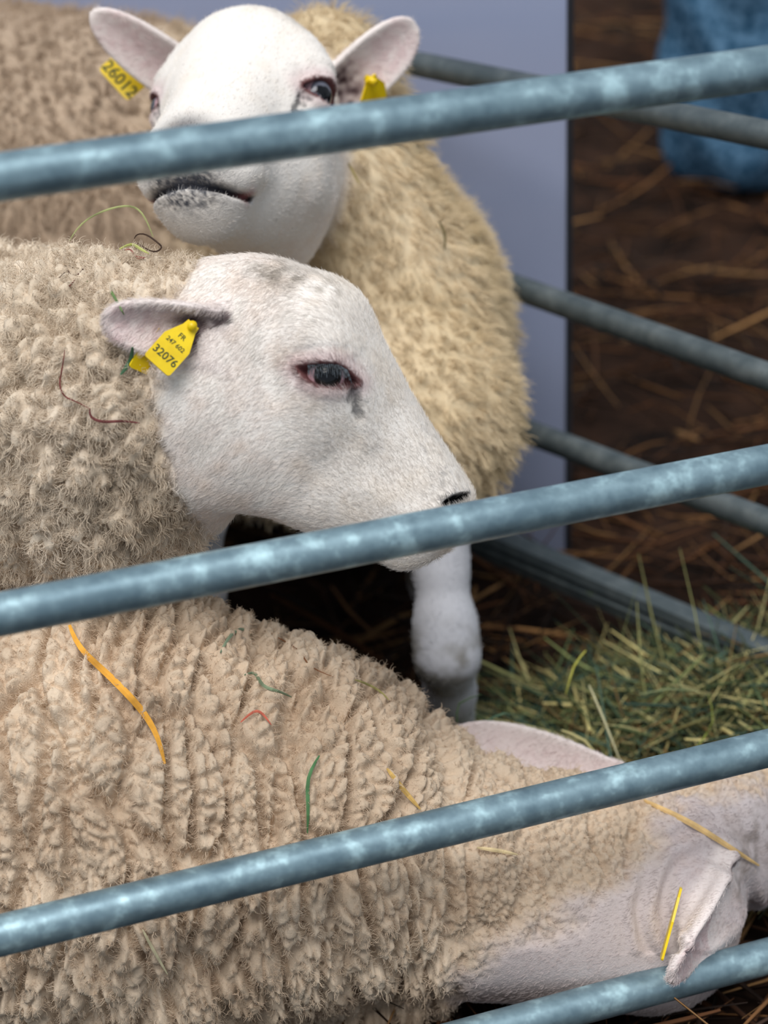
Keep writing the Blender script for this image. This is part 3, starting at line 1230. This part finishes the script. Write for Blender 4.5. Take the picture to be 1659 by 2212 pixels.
def build_sheep(label, body, legs, hf, ears, grid, style, wool_amt, seed, bare=None, head_k=0.022, skin_tint_shade=None, folds=None, flank=None, wool_cols=None, face_kw=None, leg_col=None):
    """one continuous skin from head to hoof; returns object and its surface data"""
    def Fbody(p):
        d = None
        for f, k in body:
            v = f(p)
            d = v if d is None else smin(d, v, k)
        return d

    def Flegs(p):
        d = None
        for f in legs:
            v = f(p)
            d = v if d is None else smin(d, v, 0.02)
        return d

    def F(p):
        d = Fbody(p)
        if legs:
            d = smin(d, Flegs(p), 0.035)
        d = smin(d, hf.F(p), head_k)
        for e in ears:
            far = np.linalg.norm(p - (e.B + e.u * e.L * 0.5), axis=1) - e.L * 0.85
            m = far < 0.03
            if m.any():
                ev = far.copy()
                ev[m] = e.F(p[m])
                d = smin(d, ev, 0.012)
        return smax(d, 0.002 - p[:, 2], 0.01)

    V, Q = surface_nets(F, *grid)
    V = relax(V, Q, 1, 0.4)
    N = vert_normals(V, Q)
    # where the fleece grows: on neck and trunk, not on face, ears or shanks
    hv = hf.F(V)
    wm = sstep(0.000, 0.016, hv)
    if legs:
        lv = Flegs(V)
        bv = Fbody(V)
        wm = wm * sstep(0.012, -0.004, bv - np.minimum(lv, bv + 1)) * sstep(0.0, 0.02, lv + 0.012)
        wm = np.maximum(wm * 0, wm)
    ev = np.full(len(V), 9.0)
    for e in ears:
        ev = np.minimum(ev, e.F(V))
    earm = sstep(0.014, 0.004, ev)
    wm = wm * (1 - earm)
    if bare is not None:
        wm = bare(V, wm) * (1 - earm)
    # colour
    a, b, c = hf.loc(V)
    near = hv < 0.03
    col = np.tile(lin(226, 218, 210), (len(V), 1))
    col[near] = head_col(a[near], b[near], c[near], V[near], seed=seed, **(face_kw or {}))
    for e in ears:
        m = e.F(V) < 0.012
        cc = np.tile(lin(228, 218, 214), (len(V), 1))
        inn, u, v = e.inner(V)
        inn = np.clip(inn * (0.75 + 0.5 * vnoise(V * 160, seed)), 0, 1)
        cc = cc * (1 - e.pink * inn[:, None]) + lin(200, 168, 170)[None] * e.pink * inn[:, None]
        deep = e.deep * inn * sstep(0.45, 0.18, u)  # shade of the ear hole, painted dark towards the base of the hollow
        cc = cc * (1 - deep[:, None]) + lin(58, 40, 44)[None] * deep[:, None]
        wgt = (earm * m)[:, None]
        col = col * (1 - wgt) + cc * wgt
    if legs:
        lm = sstep(0.03, 0.0, lv) * (1 - wm) * (hv > 0.02)
        lc = np.tile(lin(186, 187, 194), (len(V), 1))  # white leg hair lowered to bluish grey, its shade put into the colour
        g = np.clip(0.5 + 1.2 * fbm(V * 45, seed + 8), 0, 1) * np.exp(-((V[:, 2] - 0.19) / 0.035) ** 2)
        lc = lc * (1 - 0.75 * g[:, None]) + lin(96, 88, 66)[None] * 0.75 * g[:, None]
        hoof = sstep(0.055, 0.045, V[:, 2])[:, None]
        lc = lc * (1 - hoof) + lin(52, 44, 36)[None] * hoof
        col = col * (1 - lm[:, None]) + lc * lm[:, None]
    if skin_tint_shade is not None:
        col = col * (1 - (1 - skin_tint_shade)[None] * (1 - 0.75 * earm)[:, None])  # pinkish skin tone, with the throat's underside shade multiplied into the colour
    wc0, wc1 = wool_cols
    f1 = np.clip(0.5 + 0.55 * fbm(V / 0.07, seed + 6, 3), 0, 1)[:, None]
    wcol = wc0[None] * (1 - f1) + wc1[None] * f1
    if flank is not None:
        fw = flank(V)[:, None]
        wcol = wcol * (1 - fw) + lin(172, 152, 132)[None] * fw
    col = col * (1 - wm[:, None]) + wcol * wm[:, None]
    # relief
    vis = wm > 0.02
    h = np.zeros(len(V))
    h[vis] = wool_relief(V[vis], style, seed)
    h = h * wm * wool_amt
    if folds is not None:
        h = h + folds(V) * (1 - wm)
    V2 = V + N * h[:, None]
    N2 = vert_normals(V2, Q)
    o = mesh_obj('sheep', V2, Q, M_sheep, None, col)
    tag(o, label, 'sheep', 'sheep crowded in the pen')
    return o, V2, Q, N2, wm, col, (a, b, c), hv, earm


def show(*a):
    print(*a, flush=True)


# ------------------------------------------------------------------ middle sheep, head in profile
ZM = 1.97
sM = ZM / FPX
hfM = HeadFrame(W(760, 950, ZM), np.array([RGT, DWN, TOC]), sM)
chest = W(110, 960, 2.34)
rump = np.array([chest[0] - 0.62, chest[1] + 0.42, 0.46])
mid = (chest + rump) / 2 + np.array([0, 0, -0.01])
bodyM = [
    (cone(W(372, 828, 2.0), 0.102, W(250, 890, 2.05), 0.132, 0.80, TOC), 0.03),
    (cone(W(250, 890, 2.05), 0.132, W(60, 930, 2.20), 0.170, 0.85, TOC), 0.05),
    (cone(chest, 0.172, mid, 0.195), 0.06),
    (cone(mid, 0.195, rump, 0.185), 0.08),
    (cone(W(205, 1010, 2.08), 0.08, W(130, 1100, 2.22), 0.12), 0.05),
]
legsM = leg(405, 1130, 2.50, r=(0.045, 0.030, 0.033, 0.024, 0.028)) + leg(150, 1150, 2.36, r=(0.05, 0.030, 0.033, 0.024, 0.028))
for dxy in ((-0.06, -0.10), (0.06, 0.12)):
    hp = rump + np.array([dxy[0], dxy[1], -0.05])
    legsM += [cone(hp, 0.085, hp + np.array([-0.02, 0, -0.17]), 0.04), cone(hp + np.array([-0.02, 0, -0.17]), 0.04, np.array([hp[0] - 0.03, hp[1], 0.06]), 0.026), cone(np.array([hp[0] - 0.03, hp[1], 0.06]), 0.029, np.array([hp[0] - 0.02, hp[1], 0.025]), 0.031)]
earM = [Ear(hfM.pt(462, 718, 134), hfM.pt(246, 712, 196), 0.88 * TOC + 0.48 * DWN + 0.20 * RGT, 62 * sM, 44 * sM),
        Ear(hfM.pt(478, 700, -128), hfM.pt(330, 690, -300), -0.6 * TOC + 0.6 * DWN + 0.3 * RGT, 56 * sM, 30 * sM)]
FB = np.array([(540, 455), (560, 440), (600, 415), (640, 398), (700, 372), (780, 352), (900, 352), (1000, 372), (1080, 396), (1110, 415), (1150, 440)])


def bareM(V, wm):
    a, b, c = hfM.loc(V)
    lim = np.interp(b, FB[:, 0], FB[:, 1])
    w = sstep(22, -22, a - lim + 10 * vnoise(V * 90, 5))
    lg = sstep(0.34, 0.38, V[:, 2])
    return np.where(a < 700, w, 0) * lg


xs = axis_pts(-1.35, 0.17, [(-0.36, 0.1, 0.0021), (-0.26, 0.1, 0.0017), (-0.8, -0.3, 0.0042)], 0.007)
ys = axis_pts(1.6, 2.95, [(1.72, 2.02, 0.0018), (1.7, 2.15, 0.0026), (2.0, 2.5, 0.0045)], 0.007)
zs = axis_pts(-0.02, 0.80, [(0.44, 0.80, 0.0018), (0.25, 0.45, 0.004)], 0.007)
oM, VM, QM, NM, wM, cM, abcM, hvM, eM = build_sheep(
    'white-faced sheep in sharp profile facing right with a yellow tag in its ear', bodyM, legsM, hfM, earM, (xs, ys, zs), 'locks', 1.0, 3, bare=bareM,
    wool_cols=(lin(194, 177, 156), lin(220, 205, 186)))
show('middle sheep', len(VM))
eyeball(hfM, oM, 1); eyeball(hfM, oM, -1)
lashes(hfM, oM, 1)

# ------------------------------------------------------------------ rear sheep, face to the camera
ZR = 2.27
sRp = ZR / FPX
RR = np.array([[-0.2552, -0.0493, -0.9656], [-0.4238, 0.9034, 0.0659], [0.8691, 0.4261, -0.2515]])
axR = np.array([RR[0, k] * RGT + RR[1, k] * DWN + RR[2, k] * TOC for k in range(3)])
_d = math.radians(5.0)
RR = np.array([[1, 0, 0], [0, math.cos(_d), math.sin(_d)], [0, -math.sin(_d), math.cos(_d)]]) @ RR
axR = np.array([RR[0, k] * RGT + RR[1, k] * DWN + RR[2, k] * TOC for k in range(3)])
hfR = HeadFrame(W(494, 312, ZR), axR, 1.047 * sRp, muzzle=1.30)
chestR = W(745, 720, 2.68)
rumpR = W(-150, 430, 3.02)
rumpR[2] = chestR[2] + 0.06
bodyR = [
    (cone(W(700, 190, 2.52), 0.082, W(872, 690, 2.52), 0.092), 0.05),
    (cone(W(872, 690, 2.52), 0.092, W(930, 890, 2.47), 0.092), 0.020),
    (cone(W(790, 620, 2.60), 0.115, chestR, 0.185), 0.07),
    (cone(chestR, 0.185, rumpR, 0.235), 0.07),
    (cone(W(300, 470, 2.82), 0.235, rumpR, 0.235), 0.05),
    (cone(W(560, 880, 2.6), 0.12, W(860, 930, 2.5), 0.10), 0.06),
]
kx = W(965, 1400, 2.47)
fx = on_height(985, 1650, 0.0)
top = W(940, 1040, 2.47)


def legR(top, knee, foot, w=1.0):
    e = knee + (top - knee) * 0.50
    c2 = knee + (foot - knee) * 0.36
    f2 = knee + (foot - knee) * 0.84
    return [cone(top, 0.046 * w, e, 0.0265 * w), cone(e, 0.0265 * w, knee + (top - knee) * 0.13, 0.0305 * w), cone(knee + (top - knee) * 0.13, 0.0305 * w, knee - (top - knee) * 0.05, 0.0320 * w),
            cone(knee - (top - knee) * 0.05, 0.0305 * w, c2, 0.0235 * w), cone(c2, 0.0255 * w, f2, 0.0235 * w), cone(f2, 0.029 * w, foot + np.array([0, 0, 0.02]), 0.031 * w)]


legsR = legR(top, kx, fx)
off = np.array([-0.004, 0.17, 0.0])
legsR += legR(top + off, kx + off, fx + off, 0.95)
for dxy in ((0.02, -0.10), (0.02, 0.10)):
    hp = rumpR + np.array([dxy[0] - 0.1, dxy[1], -0.07])
    legsR += [cone(hp, 0.09, hp + np.array([-0.02, 0, -0.2]), 0.04), cone(hp + np.array([-0.02, 0, -0.2]), 0.04, np.array([hp[0] - 0.03, hp[1], 0.06]), 0.026), cone(np.array([hp[0] - 0.03, hp[1], 0.06]), 0.029, np.array([hp[0] - 0.02, hp[1], 0.025]), 0.031)]
earR = [Ear(hfR.pt(478, 690, 120), W(196, 30, 2.36), 0.85 * TOC + 0.5 * DWN, 0.030, 0.014),
        Ear(hfR.pt(478, 690, -120), W(905, 52, 2.42), 0.75 * TOC + 0.65 * DWN, 0.033, 0.014)]
xs = axis_pts(-1.25, 0.24, [(-0.36, 0.22, 0.0036), (-0.27, 0.0, 0.0020)], 0.007)
ys = axis_pts(1.95, 3.35, [(2.0, 2.40, 0.0022), (2.0, 2.65, 0.0034)], 0.006)
zs = axis_pts(-0.02, 0.90, [(0.60, 0.86, 0.0020), (0.05, 0.60, 0.0036)], 0.010)


def bareR(V, wm):
    return wm * sstep(0.25, 0.31, V[:, 2])


oR, VR, QR, NR, wR, cR, abcR, hvR, eR = build_sheep(
    'standing sheep at the back facing the camera over the upper rail, dark spotted lips', bodyR, legsR, hfR, earR, (xs, ys, zs), 'long', 1.0, 23, bare=bareR,
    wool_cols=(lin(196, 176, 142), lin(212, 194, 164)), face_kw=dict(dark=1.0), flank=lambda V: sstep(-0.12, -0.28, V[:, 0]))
show('rear sheep', len(VR))
eyeball(hfR, oR, 1, iris=(70, 74, 84)); eyeball(hfR, oR, -1, iris_dir=nrm(-hfR.A[2] + 0.75 * TOC - 0.1 * RGT), iris=(90, 92, 104))

# ------------------------------------------------------------------ lower sheep lying by the gate, head down in the hay at the right
ZL = 2.24
lat = nrm(0.70 * RGT + 0.64 * DWN + 0.32 * TOC)
nose = 0.70 * RGT - 0.22 * DWN - 0.68 * TOC
nose = nrm(nose - lat * (nose @ lat))
dors = np.cross(nose, lat)
if dors @ TOC < 0:
    dors = -dors
axL = np.array([0.78 * nose + 0.627 * dors, 0.627 * nose - 0.78 * dors, lat])
hfL = HeadFrame(W(1450, 1895, ZL), axL, 0.96 * ZL / FPX, a0=520, b0=760)
bodyL = [
    (cone(W(-700, 1640, 2.28), 0.17, W(-250, 1690, 2.20), 0.205), 0.05),
    (cone(W(-250, 1690, 2.20), 0.205, W(250, 1712, 2.15), 0.184), 0.05),
    (cone(W(250, 1712, 2.15), 0.184, W(620, 1785, 2.16), 0.158), 0.05),
    (cone(W(620, 1785, 2.16), 0.158, W(900, 1840, 2.18), 0.114), 0.05),
    (cone(W(900, 1840, 2.18), 0.108, W(1370, 1878, 2.22), 0.088), 0.03),
    (cone(W(1020, 1930, 2.17), 0.095, W(1400, 1990, 2.20), 0.088), 0.05),
    (cone(W(300, 1950, 2.18), 0.15, W(-600, 1950, 2.3), 0.17), 0.08),
]
bodyL = bodyL + [(cone(W(500, 2080, 2.2) * np.array([1, 1, 0]) + np.array([0, 0, 0.045]), 0.045, W(900, 2150, 2.2) * np.array([1, 1, 0]) + np.array([0, 0, 0.04]), 0.032), 0.03)]
earL = [Ear(W(1300, 1690, 2.27), W(966, 1588, 2.29), 0.88 * TOC + 0.25 * UPV, 0.031, 0.013, th=0.0042, pink=0.3, deep=0.0),
        Ear(W(1560, 1905, 2.16), W(1462, 2118, 2.06), 0.85 * RGT + 0.35 * DWN + 0.35 * TOC, 0.034, 0.016)]
BL = np.array([(1541, 1700), (1440, 1722), (1405, 1800), (1335, 1880), (1230, 1965), (1100, 2030), (985, 2105), (985, 2500), (2100, 2500), (2100, 1650)], float)


def bareL(V, wm):
    pr = project(V)
    d = poly_sdf(BL, pr[:, 0], pr[:, 1]) + 30 * vnoise(V * 50, 4) + 12 * vnoise(V * 170, 8)
    return np.minimum(sstep(-55, 45, d), np.maximum(sstep(-0.01, 0.01, V[:, 2] - 0.09), (V[:, 0] < 0.1)))*(1 - 0.0)


def foldsL(V):
    pr = project(V)
    d = np.hypot(pr[:, 0] - 1530, (pr[:, 1] - 1960) * 0.8) + 10 * vnoise(V * 40, 3)
    return 0.0032 * np.sin(d / 8.5) * sstep(50, 80, d) * sstep(230, 120, d) * (pr[:, 1] < 2060)


xs = axis_pts(-1.2, 0.85, [(-0.37, 0.36, 0.0018), (-0.8, -0.3, 0.0036)], 0.006)
ys = axis_pts(1.55, 2.75, [(1.58, 1.98, 0.0019), (1.9, 2.2, 0.0038)], 0.006)
zs = axis_pts(-0.01, 0.52, [(0.06, 0.46, 0.0019)], 0.008)
oL, VL, QL, NL, wL, cL, abcL, hvL, eL = build_sheep(
    'sheep lying nearest the gate with thick curly fleece, its head down in the hay', bodyL, [], hfL, earL, (xs, ys, zs), 'nodules', 1.0, 43, bare=bareL,
    wool_cols=(lin(194, 171, 147), lin(217, 197, 174)), skin_tint_shade=np.array([0.75, 0.70, 0.74]), folds=foldsL)
show('lower sheep', len(VL))
eyeball(hfL, oL, 1); eyeball(hfL, oL, -1)

# ------------------------------------------------------------------ wool, coats, lashes, tags
VIEW = 1.0
flowM = np.tile(-(0.62 * RGT + 0.78 * DWN), (len(VM), 1))
aM, bM, ccM = abcM
flowM = flowM * sstep(560, 760, aM)[:, None] + (-RGT * 0.8 + DWN * 0.6)[None] * (1 - sstep(560, 760, aM))[:, None]
keepM = keep_w(VM, NM)
eye_off = sstep(-2, 5, np.where(hvM < 0.03, lid_rim(np.clip(aM, 290, 1070), np.clip(bM, 520, 1260)), 99))
fleece(VM, QM, NM, wM, 120000, 0.0125, 'locks', cM * 1.05, oM, 301, rad=0.00026, lean=0.35 * DWN - 0.1 * RGT, curl=0.35, keep=keepM)
coat(VM, QM, NM, (1 - wM) * eye_off * (VM[:, 2] > 0.4), 125000, 0.0070, flowM, cM, oM, 311, rad=0.00013, keep=keepM)

aR, bR, ccR = abcR
flowR = np.tile(-(0.62 * hfR.A[0] + 0.78 * hfR.A[1]), (len(VR), 1))
keepR = keep_w(VR, NR)
eye_offR = sstep(-2, 5, np.where(hvR < 0.03, lid_rim(np.clip(aR, 290, 1070), np.clip(bR, 520, 1260)), 99))
fleece(VR, QR, NR, wR, 85000, 0.019, 'long', cR * 1.05, oR, 321, rad=0.00034, lean=0.55 * DWN + 0.35 * RGT, curl=0.12, keep=keepR)
coat(VR, QR, NR, (1 - wR) * eye_offR, 45000, 0.0060, flowR, cR, oR, 331, rad=0.0002, keep=keepR)

flowL = np.tile(-0.9 * RGT + 0.3 * DWN, (len(VL), 1))
keepL = keep_w(VL, NL)
fleece(VL, QL, NL, wL, 125000, 0.0065, 'nodules', cL * 1.05, oL, 341, rad=0.00024, lean=0.15 * DWN, curl=0.30, keep=keepL)
coat(VL, QL, NL, (1 - wL), 40000, 0.0055, flowL, cL, oL, 351, rad=0.0002, keep=keepL)
show('hair done')


def surf(V, N, px, py, rad=9, lift=0.004):
    """point on a sheep's surface seen at a pixel"""
    pr = surf.cache.get(id(V))
    if pr is None:
        pr = project(V)
        surf.cache[id(V)] = pr
    d2 = (pr[:, 0] - px) ** 2 + (pr[:, 1] - py) ** 2
    m = np.where(d2 < rad * rad)[0]
    if len(m) == 0:
        m = np.argsort(d2)[:6]
    z = np.sort(pr[m, 2])[min(len(m) - 1, len(m) // 8)]
    return W(px, py, z - lift)


surf.cache = {}

# ear tags
o1 = W(418, 700, ZM - 0.070)
e1 = W(338, 790, ZM - 0.082)
ear_tag(oM, o1, e1 - o1, TOC * 0.97 + 0.15 * RGT, 0.0475, 0.0270,
        [('FR', 0.0150, 0.0, 0.0062, math.pi / 2), ('247 602', 0.0235, 0.0, 0.0056, math.pi / 2), ('32076', 0.0365, 0.0, 0.0096, math.pi / 2)], 'yellow flag tag hanging in the ear hollow')
o2 = W(352, 712, ZM - 0.058)
e2 = W(306, 792, ZM - 0.052)
ear_tag(oM, o2, e2 - o2, TOC * 0.7 + RGT * 0.6, 0.040, 0.022, [], 'yellow back half of the tag', stud=False)
o3 = W(316, 122, 2.44)
e3 = W(242, 186, 2.435)
ear_tag(oR, o3, e3 - o3, TOC, 0.047, 0.046, [('26012', 0.0375, 0.0, 0.0185, math.pi / 2)], 'yellow tag with a five-figure number')
o4 = W(800, 168, 2.40)
ear_tag(oR, o4, 0.10 * RGT + 0.55 * DWN + 0.62 * FWD, 0.75 * RGT + 0.66 * DWN * 0.7 + 0.5 * TOC, 0.040, 0.036, [], 'yellow tag seen edge-on under the ear')
o5 = W(1471, 1918, 2.085)
e5 = W(1428, 2075, 2.085)
ear_tag(oL, o5, e5 - o5, 0.96 * RGT + 0.26 * DWN + 0.10 * TOC, 0.066, 0.026, [], 'yellow tag seen edge-on', stud=False)

# ------------------------------------------------------------------ hay pile
r = np.random.default_rng(77)
hc = np.array([0.47, 2.16])
hr = np.array([0.42, 0.24])
HH = 0.105


def mound(x, y):
    d = np.sqrt(((x - hc[0]) / hr[0]) ** 2 + ((y - hc[1]) / hr[1]) ** 2)
    return HH * np.clip(1 - d ** 1.8, 0, 1) ** 0.75


mx = np.linspace(hc[0] - 0.46, hc[0] + 0.46, 61)
my = np.linspace(hc[1] - 0.28, hc[1] + 0.28, 41)
MX, MY = np.meshgrid(mx, my, indexing='ij')
mp = np.stack([MX.ravel(), MY.ravel(), np.zeros(MX.size)], -1)
mp[:, 2] = mound(mp[:, 0], mp[:, 1]) * 0.88 + 0.018 * fbm(mp * 22, 9) - 0.012
im = np.arange(MX.size).reshape(MX.shape)
mq = np.stack([im[:-1, :-1], im[1:, :-1], im[1:, 1:], im[:-1, 1:]], -1).reshape(-1, 4)
mcol = np.tile(lin(40, 44, 34), (len(mp), 1)) * (1 + 0.4 * fbm(mp * 40, 4))[:, None]
n = 7500
rr = np.sqrt(r.random(n)) * 1.04
th = r.uniform(0, 2 * math.pi, n)
x = hc[0] + hr[0] * rr * np.cos(th)
y = hc[1] + hr[1] * rr * np.sin(th)
z = mound(x, y) + r.normal(0, 0.008, n) + 0.004
L = 0.03 + 0.17 * r.random(n) ** 1.5
ang = r.uniform(0, 2 * math.pi, n)
tl = r.normal(0.05, 0.30, n)
k = 5
t = np.linspace(-0.5, 0.5, k)
d = np.stack([np.cos(ang) * np.cos(tl), np.sin(ang) * np.cos(tl), np.sin(tl)], -1)
bend = r.normal(0, 0.45, (n, 3)) * (r.random((n, 1)) ** 1.5)
P = np.stack([x, y, z], -1)[:, None, :] + d[:, None, :] * (t[None, :, None] * L[:, None, None]) + bend[:, None, :] * ((t ** 2)[None, :, None] * L[:, None, None])
kink = (r.random(n) < 0.25)
P[kink, 3:] += (r.normal(0, 0.3, (kink.sum(), 1, 3)) * L[kink][:, None, None]) * np.array([0.5, 1.0])[None, :, None]
P[:, :, 2] = np.maximum(P[:, :, 2], 0.004)
cl = palette(n, [lin(62, 78, 58), lin(84, 98, 66), lin(48, 66, 56), lin(112, 120, 76), lin(140, 140, 92), lin(74, 96, 82), lin(96, 96, 62), lin(188, 180, 128), lin(204, 190, 130), lin(56, 62, 44), lin(120, 98, 62)], r, 0.22) * 1.2
V1, Q1, c1 = blade_mesh(P, 0.0006 + 0.0024 * r.random(n) ** 2, cl, 0.25)
# a few pale stalks on top, as in the photograph
stalks = [((1272, 1480), (1300, 1545), (1342, 1650), 0.0019, (214, 208, 168)), ((1266, 1405), (1240, 1440), (1222, 1500), 0.0012, (190, 188, 90)),
          ((1212, 1578), (1262, 1600), (1300, 1648), 0.0018, (206, 196, 140)), ((1236, 1652), (1252, 1658), (1275, 1668), 0.0024, (214, 176, 96)),
          ((1120, 1585), (1180, 1590), (1222, 1640), 0.0012, (176, 150, 92)), ((1440, 1420), (1470, 1480), (1500, 1560), 0.0012, (120, 140, 104)),
          ((1530, 1500), (1540, 1560), (1500, 1620), 0.0014, (150, 160, 80)), ((1380, 1500), (1440, 1488), (1510, 1492), 0.0015, (150, 160, 116)),
          ((1046, 1560), (1090, 1540), (1130, 1550), 0.0016, (92, 120, 96)), ((988, 1560), (992, 1520), (1040, 1500), 0.0010, (84, 104, 70)),
          ((942, 1590), (936, 1570), (944, 1552), 0.0010, (150, 156, 100))]
SP, SW, SC = [], [], []
for a_, b_, c_, w_, co_ in stalks:
    pts = catmull([a_, b_, c_], 2, False)
    q = []
    for (px, py) in pts:
        Z = 2.40 if px > 1100 else 2.36
        q.append(W(px, py, Z))
    SP.append(q[:5]); SW.append(w_); SC.append(lin(*co_))
V2, Q2, c2 = blade_mesh(np.array(SP), np.array(SW), np.array(SC), 0.3)
Vh = np.concatenate([mp, V1, V2])
Qh = np.concatenate([mq, Q1 + len(mp), Q2 + len(mp) + len(V1)])
hay = mesh_obj('hay_pile', Vh, Qh, M_hay, None, np.clip(np.concatenate([mcol, c1, c2]), 0.002, 1), smooth=False)
tag(hay, 'heap of green and straw-coloured hay beside the lying sheep', 'hay', kind='stuff')


# ------------------------------------------------------------------ straws and stems caught in the wool
def stem(name, label, cat, V, N, pts, w, colr, lift=0.004, flat=0.35, zfix=None, taper=True, grp=None):
    p2 = catmull(pts, 3, False)
    P = []
    for (px, py) in p2:
        P.append(W(px, py, zfix) if zfix else surf(V, N, px, py, 12, lift))
    P = np.array(P)
    for _ in range(2):
        P[1:-1] = 0.5 * P[1:-1] + 0.25 * (P[:-2] + P[2:])
    n = len(P)
    T = nrm(np.gradient(P, axis=0))
    view = nrm(CAM - P)
    side = nrm(np.cross(T, view))
    up = np.cross(side, T)
    prof = np.sin(np.linspace(0.25, math.pi - 0.15, n)) ** 0.6 if taper else np.ones(n)
    ww = (w * prof)[:, None]
    Vv = np.stack([P - side * ww, P + up * ww * flat, P + side * ww, P - up * ww * flat], 1).reshape(-1, 3)
    F = []
    for i in range(n - 1):
        for k in range(4):
            F.append((i * 4 + k, i * 4 + (k + 1) % 4, i * 4 + 4 + (k + 1) % 4, i * 4 + 4 + k))
    F.append((0, 1, 2, 3)); F.append((n * 4 - 1, n * 4 - 2, n * 4 - 3, n * 4 - 4))
    r_ = np.random.default_rng(int(pts[0][0]))
    cc = np.repeat(np.clip(lin(*colr)[None] * (1 + 0.15 * r_.normal(size=(n, 1))), 0.003, 1), 4, 0)
    o = mesh_obj(name, Vv, F, M_hay, None, cc, smooth=False)
    tag(o, label, cat)
    return o


stem('straw', 'long orange straw lying across the fleece of the lying sheep at left', 'straw', VL, NL, [(150, 1350), (172, 1400), (228, 1452), (276, 1500), (312, 1542), (340, 1590), (356, 1650)], 0.0030, (222, 160, 62))
stem('straw', 'yellow straw stuck upright in the fleece just above the lower rail', 'straw', VL, NL, [(836, 1660), (868, 1702), (908, 1748)], 0.0022, (214, 176, 104))
stem('straw', 'short pale straw on the neck wool just below the lower rail', 'straw', VL, NL, [(1030, 1831), (1075, 1837), (1118, 1846)], 0.0018, (216, 194, 150))
stem('straw', 'golden straw across the head of the lying sheep at the right edge', 'straw', VL, NL, [(1390, 1728), (1440, 1752), (1500, 1782), (1570, 1826), (1640, 1870)], 0.0028, (222, 186, 128))
stem('straw', 'thin pale straw in the fleece below the lower rail at left', 'straw', VL, NL, [(308, 2008), (330, 2050), (362, 2105)], 0.0013, (206, 196, 160))
stem('grass_blade', 'green blade stuck in a wool fold above the lower rail', 'grass', VL, NL, [(690, 1632), (664, 1680), (666, 1740), (664, 1800)], 0.0016, (86, 128, 84))
stem('grass_blade', 'grey-green blade curled over the shoulder fleece of the lying sheep', 'grass', VL, NL, [(476, 1410), (500, 1368), (528, 1358), (542, 1372)], 0.0016, (122, 136, 112))
stem('grass_blade', 'crooked grey-green blade lying in the middle of the fleece', 'grass', VL, NL, [(528, 1458), (552, 1452), (566, 1482), (600, 1492), (630, 1506)], 0.0015, (126, 140, 112))
stem('stem', 'short reddish stem in the fleece of the lying sheep', 'stem', VL, NL, [(520, 1560), (548, 1536), (566, 1540), (586, 1566)], 0.0012, (196, 104, 84))
stem('stem', 'thin brown stem along the top edge of the shoulder fleece', 'stem', VL, NL, [(570, 1362), (610, 1382), (650, 1408), (668, 1440), (720, 1462)], 0.0007, (126, 84, 56))
stem('stem', 'pale dry stem curling off the shoulder top of the lying sheep', 'stem', VL, NL, [(760, 1466), (790, 1476), (820, 1492), (840, 1512)], 0.0011, (158, 150, 96), lift=0.012)
stem('stem', 'dark curled stem on the neck wool beside the left edge', 'stem', VM, NM, [(128, 600), (146, 582), (150, 592), (162, 596), (176, 588), (182, 574), (198, 564), (176, 572), (150, 580)], 0.0007, (70, 44, 40), lift=0.008)
stem('stem', 'brown stem trailing down the neck wool under the dark curl', 'stem', VM, NM, [(164, 602), (150, 618), (138, 632), (126, 642)], 0.0007, (112, 64, 56), lift=0.008)
stem('grass_blade', 'long green blade on the neck wool above the ear', 'grass', VM, NM, [(188, 608), (222, 612), (240, 630), (254, 654), (268, 680)], 0.0012, (98, 124, 76), lift=0.008)
stem('grass_blade', 'green leaf hanging just below the ear', 'grass', VM, NM, [(286, 750), (284, 774), (274, 792), (260, 810)], 0.0019, (76, 112, 84), lift=0.008)
stem('stem', 'dark red stem lying level on the neck folds', 'stem', VM, NM, [(194, 884), (196, 902), (224, 912), (262, 909), (302, 914)], 0.0012, (104, 58, 56), lift=0.008)
stem('stem', 'thin maroon stem trailing over the lower neck wool', 'stem', VM, NM, [(140, 755), (134, 800), (128, 828), (138, 856), (162, 866), (196, 884)], 0.0007, (112, 58, 54), lift=0.008)
stem('stem', 'dark looped stem on top of the neck by the chin above', 'stem', VM, NM, [(290, 516), (296, 506), (316, 506), (340, 524), (350, 534), (338, 544), (320, 540), (296, 524)], 0.0008, (66, 50, 40), lift=0.012)
stem('grass_blade', 'yellow-green bit of grass under the looped stem', 'grass', VM, NM, [(258, 538), (284, 526), (300, 536), (322, 548)], 0.0013, (178, 182, 110), lift=0.012)
stem('stem', 'pink broken stem on top of the neck', 'stem', VM, NM, [(270, 540), (284, 538), (292, 556), (318, 556), (294, 560)], 0.0009, (150, 92, 84), lift=0.010)
stem('grass_blade', 'thin green and pale blade arching up above the neck', 'grass', VM, NM, [(150, 520), (176, 482), (222, 456), (270, 444), (300, 452), (318, 480), (331, 512)], 0.0009, (150, 156, 104), zfix=2.10)
stem('stem', 'dry green stem caught in the chest wool of the rear sheep', 'stem', VR, NR, [(948, 478), (962, 504), (960, 540)], 0.0016, (96, 84, 56), lift=0.03)
stem('straw', 'short pale straw by the cheek of the rear sheep', 'straw', VR, NR, [(752, 352), (764, 374), (776, 396)], 0.0014, (176, 158, 104), lift=0.03)
